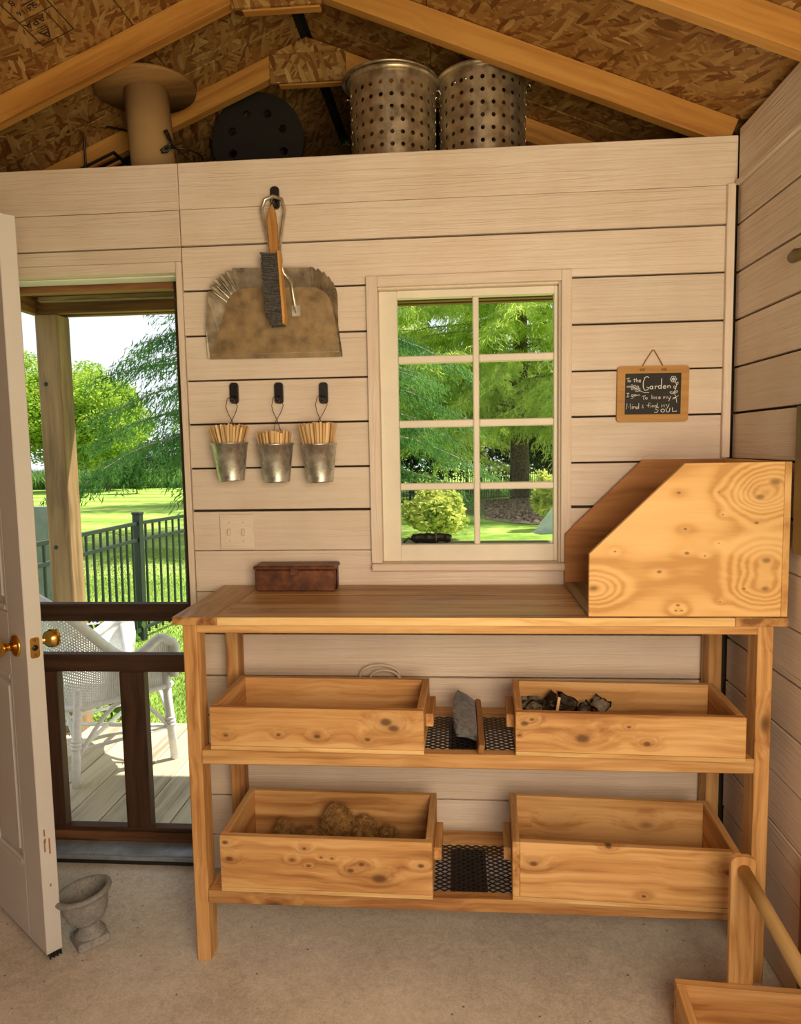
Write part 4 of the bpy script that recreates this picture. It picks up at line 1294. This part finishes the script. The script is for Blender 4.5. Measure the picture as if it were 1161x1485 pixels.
# knobs, rose and latch
zk = .893-.014
def knob(side):
    y0 = 0 if side < 0 else TH
    m = Matrix.Translation((.066, sgn*y0, zk)) @ Matrix.Rotation(-sgn*side*math.pi/2, 4, 'X')
    ro = lathe('knob_rose', [(0, .0005), (.031, .0005), (.032, .003), (.028, .008), (.016, .012), (0, .012)], 'brass', door, None, 32, mtx=m)
    lathe('door_knob', [(.0, .0122), (.011, .0122), (.0105, .024), (.013, .030), (.021, .036), (.0265, .050), (.027, .060), (.024, .066), (.010, .069), (0, .069)], 'brass', ro, None, 32, mtx=m)
knob(-1); knob(1)
o = link('latch_plate', prism_me(rrect(.0125, .0285, .007), -.0012, .0005, 'xz', .0004), 'brass', door, (-.0003, sgn*TH/2, zk)); o.rotation_euler = (0, 0, math.pi/2)
lathe('latch_bore', [(.0075, .0), (.0085, .0), (.0085, .0022), (.0075, .0022)], 'bronze', door, (-.0012, sgn*TH/2, zk), 20, close=True, mtx=Matrix.Rotation(-math.pi/2, 4, 'Y'))
lathe('latch_hole', [(0, .0), (.0072, .0), (.0072, .0006), (0, .0006)], 'black', door, (-.0014, sgn*TH/2, zk), 20, mtx=Matrix.Rotation(-math.pi/2, 4, 'Y'))
for dz in (-.021, .021):
    lathe('latch_screw', [(0, .0012), (.0035, .0008), (.004, 0)], 'bronze', door, (-.0013, sgn*TH/2, zk+dz), 12, mtx=Matrix.Rotation(-math.pi/2, 4, 'Y'))
# chipped paint on the edge and the sweep under the door
MAT['rustmark'] = plain('rust_stain', (.36, .16, .06), .8, 0, .4, 60)
for (a, z, h) in ((.011, .30, .035), (.024, .29, .045), (.012, .345, .02), (.020, .195, .008), (.013, .325, .014)):
    y = dy(a, a+.004)
    o = box('chipped_spot', -.0012, -.0002, y[0], y[1], z, z+h, 'rustmark', door, .0003)
db('door_sweep', 0.001, DL-.001, .006, TH-.006, -.010, -.0005, 'black', .001)
bm = bmesh.new()
for k in range(7):
    y = dy(.006+.005*k, .0085+.005*k)
    v = add_box(bm, -.0065, .001, y[0], y[1], -.0125+.003*(k % 2), -.001)
tag(link('sweep_bristles', from_bm(bm, 'sweep'), 'black', door), kind='stuff')

# dark wooden screen door outside the opening
scr = empty('door_2', (-1.14, .12, .09)); tag(scr, kind='structure')
SOF = (-1.14, .12, .09)
def sb(n, x0, x1, z0, z1, m='dark_z', y0=.101, y1=.139): return box(n, x0, x1, y0, y1, z0, z1, m, scr, .002, SOF)
sb('stile', -1.62, -1.505, .070, 2.06); sb('stile', -.926, -.80, .070, 2.06); sb('pane_stile', -1.5045, -1.412, .0825, .6515)
sb('rail', -1.5047, -.9263, 1.953, 2.06, 'brown_x'); sb('rail', -1.5047, -.9263, .832, .893, 'dark_x'); sb('rail', -1.5047, -.9263, .652, .713, 'dark_x')
sb('rail', -1.5047, -.9263, .070, .082, 'dark_x'); sb('mullion', -1.185, -1.096, .0825, .6515)
# kick strip, threshold and dark riser
thr = empty('trim_4', (-1.3, .06, 0)); tag(thr, kind='structure')
TOF = (-1.3, .06, 0)
box('kick_strip', DX0, -.8765, .0965, .125, .022, .0665, 'brown_x', thr, .002, TOF)
box('threshold', DX0, -.8765, .012, .096, .024, .0345, 'sill_metal', thr, .003, TOF)
box('threshold_lip', DX0, -.8765, .004, .0118, .017, .030, 'sill_metal', thr, .002, TOF)
box('riser', DX0, -.8765, .008, .0955, .0015, .0168, 'black', thr, .001, TOF)
for x in (-1.42, -1.28, -1.02):
    lathe('screw', [(0, .0016), (.0035, .001), (.004, 0)], 'silver', thr, (x+1.3, -.02, .0346), 10)
box('jamb_filler', DX0, -1.622, .10, .135, .07, 2.06, 'dark_z', thr, .002, TOF)
# ================================================================== PORCH
deck = empty('deck', (-.5, .67, -.02)); tag(deck, kind='structure')
DO = (-.5, .67, -.02)
x = -2.24
k = 0
while x < 1.0:
    box('deck_board', x, x+.137, .142, 1.235, -.026, -.0 if k % 2 else -.001, 'deck_y', deck, .003, DO)
    x += .1415; k += 1
box('rim_joist', -2.24, 1.03, 1.2355, 1.272, -.19, -.003, 'deck_x', deck, .002, DO)
def post(name, x0, y0, z1, label):
    root = empty(name, (x0+.057, y0+.057, 0)); tag(root, label, 'post')
    box('shaft', -.057, .057, -.057, .057, .0005, z1, 'post_z', root, .005)
    for z in (.95, 1.75):
        lathe('bolt', [(0, .006), (.009, .005), (.011, 0)], 'fence_black', root, (-.02, -.0572, z), 10, mtx=Matrix.Rotation(math.pi/2, 4, 'X'))
    return root
post('porch_post', -2.022, 1.118, 2.083, 'square weathered wooden porch post seen through the door, sunlit on one side')
post('porch_post', .93, 1.118, 2.083, 'square wooden porch post hidden behind the right end of the back wall')
hb = empty('porch_beam', (-.5, 1.17, 2.14)); tag(hb, kind='structure')
HO = (-.5, 1.17, 2.14)
box('beam_board', -2.05, 1.06, 1.12, 1.158, 2.0845, 2.159, 'brown_x', hb, .002, HO)
box('beam_board', -2.05, 1.06, 1.196, 1.234, 2.0845, 2.159, 'brown_x', hb, .002, HO)
box('beam_board', -2.05, -2.012, .10, 1.1195, 2.0845, 2.159, 'brown_y', hb, .002, HO)
box('beam_batten', -1.98, 1.0, 1.085, 1.1195, 2.135, 2.159, 'old_x', hb, .002, HO)
roofov = [(-2.1, 1.1)]

# ------------------------------------------------------------------ white wicker chair on the deck
ch = empty('wicker_chair', (-1.62, .86, 0)); tag(ch, 'white wicker armchair with woven curved arms standing on the porch deck', 'chair')
CHO = Vector((-1.62, .86, 0))
F_ = Vector((.70, .714, 0)).normalized(); L_ = Vector((-F_.y, F_.x, 0))
def cp(f, l, z): return F_*f + L_*l + Vector((0, 0, z))
hwid = .235
# legs: (front right, front left, rear right, rear left)
def leg(f0, l0, f1, l1, zt): 
    lg = tube('leg', [cp(f0, l0, .0), cp(f0+(f1-f0)*.35, l0+(l1-l0)*.35, zt*.35), cp(f1, l1, zt)], [.017, .020, .018], 'whitewicker', ch, 10)
    for q in range(3):
        z = .17+.016*q; t = z/zt
        bm = bmesh.new(); c = cp(f0+(f1-f0)*t, l0+(l1-l0)*t, z)
        add_tube(bm, [c-Vector((0, 0, .006)), c+Vector((0, 0, .006))], .0235, 10)
        sub(link('wrapping', from_bm(bm, 'wrap', True), 'whitewicker', ch), lg)
leg(.205, -.225, .165, -.235, .56); leg(.205, .225, .165, .235, .56)
leg(-.225, -.205, -.20, -.225, .42); leg(-.225, .205, -.20, .225, .42)
# rim path: right front -> right arm -> back -> left arm -> left front
rim = []
def rimz(s):
    # s from -1 (right front) to 1 (left front); 0 is the middle of the back
    a = abs(s)
    kx = [0., .14, .28, .42, .54, .64, .73, .82, .91, 1.0]
    kz = [.845, .825, .765, .675, .59, .540, .528, .555, .590, .560]
    for i in range(9):
        if a <= kx[i+1]+1e-9:
            t = (a-kx[i])/(kx[i+1]-kx[i])
            p0, p1, p2, p3 = kz[max(0, i-1)], kz[i], kz[i+1], kz[min(9, i+2)]
            return .5*(2*p1+(p2-p0)*t+(2*p0-5*p1+4*p2-p3)*t*t+(3*p1-p0-3*p2+p3)*t**3)
def shell(s, v):
    """point of the woven body: s around the U, v 0 at the seat rail to 1 at the rim"""
    a = abs(s); sg = -1 if s < 0 else 1
    if a > .42:
        t = (a-.42)/.58
        f = -.16+.36*t; l = .235
    else:
        th = a/.42*math.pi/2
        f = -.16-.13*math.cos(th); l = .235*math.sin(th)
    z0 = .335+.02*min(1, a)
    z1 = rimz(s)
    bul = .035*v*v
    if a <= .42: f -= bul*math.cos(a/.42*math.pi/2)*1.6; l += bul*math.sin(a/.42*math.pi/2)
    else: l += bul
    return cp(f, sg*l, z0+(z1-z0)*v)
NS, NV = 132, 30
vs, fs = [], []
def strip(pts, w, nrmls=None):
    for p, q in zip(pts, pts[1:]):
        d = (q-p); 
        sd = d.cross(Vector((0, 0, 1)))
        if sd.length < 1e-6: sd = Vector((1, 0, 0))
        i = len(vs)
        u = Vector((0, 0, w)) if abs(d.normalized().z) < .7 else (Vector((d.y, -d.x, 0)).normalized()*w if (abs(d.x)+abs(d.y)) > 1e-5 else Vector((w, 0, 0)))
        vs.extend([tuple(p-u), tuple(p+u), tuple(q+u), tuple(q-u)]); fs.append((i, i+1, i+2, i+3))
for k in range(NV+1):
    v = k/NV
    strip([shell(-1+2*i/66, v) for i in range(67)], .0034)
for i in range(NS+1):
    s = -1+2*i/NS
    p, q = shell(s, 0), shell(s, 1)
    d = shell(min(1, s+.01), .5)-shell(max(-1, s-.01), .5)
    u = d.normalized()*.0030
    for k in range(4):
        a, b = shell(s, k/4), shell(s, (k+1)/4)
        j = len(vs)
        vs.extend([tuple(a-u), tuple(a+u), tuple(b+u), tuple(b-u)]); fs.append((j, j+1, j+2, j+3))
me = bpy.data.meshes.new('woven_body'); me.from_pydata(vs, [], fs)
wb_ = link('woven_body', me, 'whitewicker', ch)
mod = wb_.modifiers.new('t', 'SOLIDIFY'); mod.thickness = .003
rimp = [shell(-1+2*i/60, 1.0) for i in range(61)]
rimp = [cp(.205, -.262, .40), cp(.215, -.268, .50), cp(.210, -.270, .545)] + rimp + [cp(.210, .270, .545), cp(.215, .268, .50), cp(.205, .262, .40)]
tube('rolled_rim', rimp, .021, 'whitewicker', ch, 10)
tube('seat_rail', [shell(-1+2*i/40, 0) for i in range(41)], .015, 'whitewicker', ch, 8)
tube('seat_rail', [cp(.20, -.235, .355), cp(.215, 0, .36), cp(.20, .235, .355)], .015, 'whitewicker', ch, 8)
link('seat', prism_me([((F_*a+L_*b).x, (F_*a+L_*b).y) for a, b in ((.205, -.23), (.205, .23), (-.16, .225), (-.25, .12), (-.25, -.12), (-.16, -.225))], .345, .365, 'xy', .003), 'whitewicker', ch)
# arched braces and stretchers
for sg in (-1, 1):
    tube('brace', [cp(-.215, sg*.212, .12)] + [cp(-.19+.37*k/8, sg*.225, .165+.165*math.sin(math.pi*k/8)) for k in range(9)] + [cp(.20, sg*.225, .13)], .0095, 'whitewicker', ch, 8)
    tube('stretcher', [cp(.20, sg*.225, .155), cp(-.215, sg*.21, .155)], .0085, 'whitewicker', ch, 8)
for f in (.20, -.215):
    tube('brace', [cp(f, -.22+.44*k/8, .165+.165*math.sin(math.pi*k/8)) for k in range(9)], .0095, 'whitewicker', ch, 8)
tube('stretcher', [cp(.20, -.22, .155), cp(-.215, .21, .155)], .010, 'whitewicker', ch, 8)
tube('stretcher', [cp(.20, .22, .155), cp(-.215, -.21, .155)], .010, 'whitewicker', ch, 8)

# ------------------------------------------------------------------ dark bundle on the outer sill
sl = tag(box('sill_outer', -.245, .32, .053, .16, 1.062, 1.098, 'old_x'), kind='structure')
bn = empty('rolled_bundle', (-.085, .115, 1.098)); tag(bn, 'dark rolled bundle lying on the outer window ledge behind the lower left pane', 'bundle')
rnd = random.Random(2)
bm = bmesh.new()
add_tube(bm, [(-.065+.013*k, rnd.uniform(-.003, .003), .0165+rnd.uniform(-.002, .002)) for k in range(11)], [.012]+[.0165+rnd.uniform(-.0025, .002) for k in range(9)]+[.011], 10)
link('roll', from_bm(bm, 'roll'), 'black', bn)
tube('strap_end', [(-.06, 0, .012), (-.078, -.004, .016), (-.088, -.006, .008), (-.094, -.008, .003)], .004, 'black', bn, 8)
tube('strap', [(.012+.0005*k, .0185*math.cos(k*.55), .0175+.0185*math.sin(k*.55)) for k in range(12)], .0025, 'bronze', bn, 6)

# ================================================================== GARDEN
def gz(y): return -.14-.02*(y-2)
bm = bmesh.new()
ys = [1.0, 6, 14, 30, 60, 110]
vv = [[bm.verts.new((xx, y, gz(y))) for xx in (-120, -30, 0, 30, 90)] for y in ys]
for a, b in zip(vv, vv[1:]):
    for i in range(4): bm.faces.new((a[i], a[i+1], b[i+1], b[i]))
va = [bm.verts.new((xx, -8, gz(1.0)-.02)) for xx in (-120, -30, 0, 30, 90)]
for i in range(4): bm.faces.new((va[i], va[i+1], vv[0][i+1], vv[0][i]))
tag(link('lawn', from_bm(bm, 'lawn'), 'lawn'), kind='structure')
rng = np.random.default_rng(21)
n = 110000
gy = 1.3+8.5*rng.random(n)**1.6
gx = -5.5+5.2*rng.random(n)*(1+.0*gy)
P = np.stack([gx, gy, gz(gy)], 1)
hgt = rng.uniform(.008, .019, n)
lean = rng.normal(size=(n, 3))*np.array([.5, .5, 0])
V = unit(lean+np.array([0, 0, 1.2]))*hgt[:, None]
U = unit(np.cross(V, rng.normal(size=(n, 3))))*.0026
tag(np_quads('grass', P+V*.8, U, V, 'blade'), 'short bright green grass blades beside the porch deck', 'grass', kind='stuff')

# black aluminium picket fence: each panel is a thing with rails, pickets and a post
PK = {}
def fence_panel(ax, ay, bx, by, label, group=None, n=None, zoff=None, hgt=1.0, post_h=1.06, pw=.011):
    a = Vector((ax, ay, 0)); b = Vector((bx, by, 0)); L = (b-a).length
    za, zb = gz(ay), gz(by)
    rz = math.atan2(by-ay, bx-ax)
    root = empty('picket_fence', (ax, ay, za), rz); tag(root, label, 'fence', group)
    root.rotation_euler = (0, -math.atan2(zb-za, L), rz)
    n = n or int(L/.105)
    for z in (hgt-.012, hgt-.15, .10):
        box('rail', 0, L, -.0145, .0145, z-.014, z+.014, 'fence_black', root, .002)
    key = round(hgt, 2)
    if key not in PK: PK[key] = box_me(pw*1.45, pw*1.45, hgt-.07, .001)
    for k in range(1, n):
        link('picket', PK[key], 'fence_black', root, (L*k/n, 0, .05+(hgt-.07)/2))
    box('post', -.032, .032, -.032, .032, 0, post_h, 'fence_black', root, .003)
    box('post_cap', -.037, .037, -.037, .037, post_h+.0003, post_h+.022, 'fence_black', root, .004)
    return root
pA, pB = (-2.62, 1.62), (-2.655, 3.46)
dirf = Vector((pB[0]-pA[0], pB[1]-pA[1]))
fence_panel(-2.62, 1.62, -2.650, 3.45, 'near panel of the black picket fence beyond the porch post', 'black picket fence by the porch')
fence_panel(-2.650, 3.45, -2.40, 5.30, 'second black picket fence panel, starting at the tall post seen through the door', 'black picket fence by the porch')
# far fence seen through the window
xs = [-3.4, -1.55, .32, 2.2, 4.1, 6.0]
ys_ = [20.6, 21.3, 22.1, 24.6, 26.2, 27.6]
nm = ['leftmost', 'second', 'third', 'fourth', 'rightmost']
for k in range(5):
    fence_panel(xs[k], ys_[k], xs[k+1], ys_[k+1], 'far black picket fence panel across the lawn, %s of the five behind the rounded shrub' % nm[k], 'far black picket fence', hgt=1.05, pw=.016)

# grey board fence far away, seen through the door
gf = empty('board_fence', (-27.5, 58, gz(58))); tag(gf, 'grey wooden board fence far across the lawn, seen through the door', 'fence')
gf.rotation_euler = (0, 0, math.radians(8))
bmx = box_me(.24, .03, 1.75, .005)
for k in range(64):
    link('fence_board', bmx, 'greyfence', gf, (-6+.25*k, 0, 1.15+.04*random.random()))
box('rail', -6, 10, .02, .06, .6, .7, 'greyfence', gf); box('rail', -6, 10, .02, .06, 1.5, 1.6, 'greyfence', gf)
for xx, yy, lab in ((-24.2, 55, 'short wooden stake standing before the grey board fence'), (-29.8, 54, 'thin wooden stake far left, between the leafy tree and the grey fence')):
    o = box('stake', -.06, .06, -.06, .06, 0, 1.9, 'old_z'); o.location = (xx, yy, gz(yy)+.95); tag(o, lab, 'stake')

# ------------------------------------------------------------------ foliage builders
def leaves_on(P, size, rng, flat=.5, down=0.):
    n = len(P)
    U = unit(rng.normal(size=(n, 3))*np.array([1, 1, flat])+np.array([0, 0, -down]))
    V = unit(np.cross(U, rng.normal(size=(n, 3))))
    s = size*rng.uniform(.6, 1.3, (n, 1))
    return U*s, V*s*.55

def tree_round(name, label, x, y, trunk_h, rx, rz_, n, leaf, mat, group=None, seed=0, clumps=26, tr=.14, cat='tree'):
    rng = np.random.default_rng(seed)
    z = gz(y)
    root = empty(name, (x, y, z)); tag(root, label, cat, group)
    tube('trunk', [(0, 0, 0), (.05, .02, trunk_h*.6), (0, 0, trunk_h+rz_*.7)], [tr, tr*.8, tr*.3], 'bark', root, 10)
    cz = trunk_h+rz_
    d = unit(rng.normal(size=(clumps, 3)))
    cc = d*np.array([rx, rx, rz_])*rng.uniform(.35, .82, (clumps, 1))+np.array([0, 0, cz])
    idx = rng.integers(0, clumps, n)
    dd = unit(rng.normal(size=(n, 3)))*rng.uniform(.55, 1., (n, 1))
    P = cc[idx]+dd*np.array([rx, rx, rz_])*.36
    P[:, 2] = np.maximum(P[:, 2], .12)
    U, V = leaves_on(P, leaf, rng)
    tag(np_quads('foliage', P, U, V, mat, root), kind='stuff')
    return root

def tree_cypress(name, label, x, y, H, R, zs, limbs, mat, seed, density=1., tr=.22, leaf=.085, group=None):
    """conifer with long arching limbs and hanging feathery sprays"""
    rng = np.random.default_rng(seed)
    z = gz(y)
    root = empty(name, (x, y, z)); tag(root, label, 'tree', group)
    tube('trunk', [(0, 0, -.05), (.03, 0, H*.4), (-.03, .02, H*.8), (0, 0, H)], [tr*1.25, tr*.85, tr*.4, .02], 'bark', root, 12)
    bm = bmesh.new()
    CC, UU, VV = [], [], []
    for i in range(limbs):
        h = zs+(H*.96-zs)*((i+rng.random())/limbs)**1.15
        L = R*(1-(h-zs)/(H-zs)*.85)**.8*rng.uniform(.75, 1.08)
        az = i*2.39996+rng.uniform(-.3, .3)
        dirv = np.array([math.cos(az), math.sin(az), 0.])
        rise, droop = rng.uniform(.10, .25), rng.uniform(.22, .46)
        tt = np.linspace(0, 1, 9)
        pts = np.stack([dirv[0]*L*tt, dirv[1]*L*tt, h+L*(rise*tt-droop*tt**2)], 1)
        pts[1:, :2] += rng.normal(size=(8, 2))*.04*L*.4
        add_tube(bm, [tuple(p) for p in pts], list(np.linspace(.045, .006, 9)*(.5+L/R*.6)), 5, False)
        nt = max(6, int(L*9*density))
        for k in range(nt):
            t = .12+.88*(k+rng.random())/nt
            f = t*8; a = int(min(f, 7)); p = pts[a]+(pts[a+1]-pts[a])*(f-a)
            sgn_ = 1 if k % 2 else -1
            side = np.array([-dirv[1], dirv[0], 0])*sgn_
            td = unit(side*rng.uniform(.5, 1.1)+dirv*rng.uniform(.3, 1.)+np.array([0, 0, rng.uniform(-.35, .15)]))
            TL = rng.uniform(.45, .95)*(1.15-.55*t)*(.5+.5*L/R)*1.15
            m = max(5, int(TL*20))
            q = np.linspace(.05, 1, m)[:, None]
            tw = p+td*TL*q+np.array([0, 0, -1.])*TL*.55*q**2
            for rep in range(3):
                C = tw+rng.normal(size=(m, 3))*np.array([.06, .06, .05])-np.array([0, 0, .04])*rep
                u = unit(td*.7+rng.normal(size=(m, 3))*.45+np.array([0, 0, -.75]))*leaf*rng.uniform(.6, 1.35, (m, 1))
                v = unit(np.cross(u, rng.normal(size=(m, 3))))*leaf*.14
                CC.append(C); UU.append(u); VV.append(v)
    link('branches', from_bm(bm, 'branches', True), 'palebark', root)
    tag(np_quads('foliage', np.concatenate(CC), np.concatenate(UU), np.concatenate(VV), mat, root), kind='stuff')
    return root

tree_cypress('cypress_tree', 'large feathery conifer with drooping branches between the door and the window views', -3.45, 11.8, 10.5, 4.3, 1.5, 100, 'fol_a', 4, 1.35, leaf=.075)
tree_cypress('cypress_tree', 'tall bright feathery conifer whose thick trunk stands on the mulch bed', 2.15, 22.6, 15, 7.6, 2.5, 150, 'fol_b', 9, 1.0, leaf=.115, tr=.28)
tree_cypress('cypress_tree', 'bright feathery conifer behind the far fence, left half of the window view', -3.6, 25.5, 15, 6.2, 2.2, 110, 'fol_b', 15, .9, leaf=.115, tr=.24)
tree_cypress('cypress_tree', 'near feathery conifer whose bare limbs reach in at the upper right window panes', 6.3, 18.5, 13, 5.2, 2.6, 90, 'fol_b', 19, 1.1, leaf=.085, tr=.24)
for k, (x_, y_, rx, rz_, m, lab) in enumerate((
    (-2.0, 29, 3.0, 2.6, 'fol_d', 'dark grey-green evergreen mass behind the far fence, left of the thick trunk'),
    (4.2, 30, 3.2, 2.8, 'fol_d', 'dark grey-green evergreen mass behind the thick trunk, to its right'),
    (1.2, 33, 3.8, 3.2, 'fol_d', 'dark evergreen mass farthest back, between the two nearer ones'))):
    tree_round('evergreen_tree', lab, x_, y_, .3, rx, rz_, 15000, .11, m, 'dark evergreens behind the far fence', 30+k, 30)
for k, (x_, y_, th, rx, rz_, lab) in enumerate((
    (-24.5, 36, .9, 3.4, 3.6, 'bright green leafy tree at the far left, seen left of the porch post'),
    (-19.8, 37, .8, 3.3, 3.0, 'bright green leafy tree just right of the porch post'),
    (-27.0, 48, 1., 4.5, 4.0, 'pale green leafy tree far back between the other leafy trees'),
    (-19.5, 56, 1., 4.5, 3.8, 'yellow-green leafy tree far back, above the grey board fence'))):
    tree_round('leafy_tree', lab, x_, y_, th, rx, rz_, 34000, .11, 'fol_l', 'leafy trees across the lawn', 50+k, 40)
tree_round('round_shrub', 'round dark green shrub standing alone on the far lawn', -16.1, 32.5, .1, .95, .85, 6000, .07, 'fol_g', None, 71, 26, .05, 'shrub')
tree_round('rounded_shrub', 'rounded yellow-green shrub on the lawn close behind the window', -.36, 10.9, .02, .66, .50, 8500, .048, 'fol_s', None, 72, 30, .03, 'shrub')
tree_round('upright_shrub', 'upright yellow-green shrub at the right edge of the window view', 1.86, 12.6, .05, .34, .62, 3800, .05, 'fol_s', None, 73, 26, .03, 'shrub')
# tall grass along the far edge of the lawn
rng = np.random.default_rng(77)
n = 16000
P = np.stack([rng.uniform(-34, -14, n), rng.uniform(40, 46, n), np.zeros(n)], 1); P[:, 2] = gz(P[:, 1])
V = unit(rng.normal(size=(n, 3))*np.array([.35, .35, 0])+np.array([0, 0, 1]))*rng.uniform(.25, .75, (n, 1)); U = unit(np.cross(V, rng.normal(size=(n, 3))))*.05
tag(np_quads('tall_grass', P+V*.9, U, V, 'tallgrass'), 'tall pale grass along the far edge of the lawn', 'grass', kind='stuff')
# mulch bed
bm = bmesh.new()
N = 28
c0 = bm.verts.new((2.6, 18.6, gz(18.6)+.22))
ring = [bm.verts.new((2.6+2.55*math.cos(2*math.pi*k/N)*(1+.06*math.sin(5*k)), 18.6+5.2*math.sin(2*math.pi*k/N)*(1+.05*math.sin(3*k)), 0)) for k in range(N)]
for v in ring: v.co.z = gz(v.co.y)+.012
for k in range(N): bm.faces.new((ring[k], ring[(k+1) % N], c0))
tag(link('mulch_bed', from_bm(bm, 'mulch_bed'), 'mulch'), 'bark mulch bed mounded around the thick trunk beyond the lawn', 'garden bed')
rng = np.random.default_rng(8)
n = 5000
th = rng.uniform(0, 2*math.pi, n); rr = np.sqrt(rng.random(n))*.97
P = np.stack([2.6+2.5*rr*np.cos(th), 18.6+5.1*rr*np.sin(th), np.zeros(n)], 1); P[:, 2] = gz(P[:, 1])+.02+.21*(1-rr)
U = unit(rng.normal(size=(n, 3)))*.09; V = unit(np.cross(U, rng.normal(size=(n, 3))))*.03
tag(np_quads('bark_chips', P, U, V, 'mulch'), 'loose bark chips strewn over the mulch bed', 'mulch', kind='stuff')
# grey slanted panel at the right of the window view
o = prism('slanted_panel', [(-.28, 0), (.40, 0), (.40, .95)], -.03, .03, 'greyboard', None, 'xz', .004)
o.location = (1.93, 11.9, gz(11.9)+.30)
MAT['palepanel'] = plain('pale_grey_panel', (.42, .46, .45), .6)
o.data.materials[0] = MAT['palepanel']
tag(o, 'pale grey slanted panel before the upright shrub at the right of the window view', 'panel')

# grey board with lamp beside the porch post, flowers by the deck
gb = tag(box('grey_post_board', -.17, .17, -.02, .02, 0, 1.12, 'greyboard'), 'grey board standing behind the porch post by the white lamp', 'board')
gb.location = (-3.72, 3.75, gz(3.75)+.56)
lp = empty('post_lamp', (-3.66, 3.45, gz(3.45))); tag(lp, 'small white rounded lamp head on a brown wooden post left of the porch post', 'lamp')
box('stem', -.035, .035, -.035, .035, 0, .86, 'old_z', lp, .003)
box('bracket', -.055, .055, -.055, .055, .8605, .93, 'brown_z', lp, .004)
lathe('head', [(0, .9305), (.065, .9305), (.078, .95), (.078, .99), (.060, 1.015), (0, 1.02)], 'white', lp, None, 24)
def flower_plant(x, y, h, n, label, seed):
    rr = random.Random(seed)
    root = empty('flowering_plant', (x, y, gz(y))); tag(root, label, 'flower', 'lilac flowers by the deck')
    for k in range(n):
        dx, dy_ = rr.uniform(-.10, .10), rr.uniform(-.10, .10)
        hh = h*rr.uniform(.72, 1.)
        tube('stalk', [(dx*.2, dy_*.2, 0), (dx*.6, dy_*.6, hh*.6), (dx, dy_, hh)], .004, 'fol_g', root, 5)
        bm = bmesh.new()
        for q in range(6):
            a = q*math.pi/3
            c = Vector((dx, dy_, hh+.004)); d = Vector((math.cos(a), math.sin(a), .25))
            s = Vector((-d.y, d.x, 0))*.009
            v = [bm.verts.new(c), bm.verts.new(c+d*.018+s), bm.verts.new(c+d*.034), bm.verts.new(c+d*.018-s)]
            bm.faces.new(v)
        link('blossom', from_bm(bm, 'blossom'), 'lilac', root)
    rng = np.random.default_rng(seed)
    m = 160
    P = np.stack([rng.normal(size=m)*.07, rng.normal(size=m)*.07, rng.uniform(.05, h*.85, m)], 1)
    U, V = leaves_on(P, .03, rng)
    tag(np_quads('leaves', P, U, V, 'fol_g', root), kind='stuff')
flower_plant(-2.66, 2.02, .66, 7, 'lilac flowering plant at the left edge of the porch post', 3)
flower_plant(-1.98, 1.62, .70, 3, 'lilac flowers peeking over the screen door rail right of the porch post', 4)
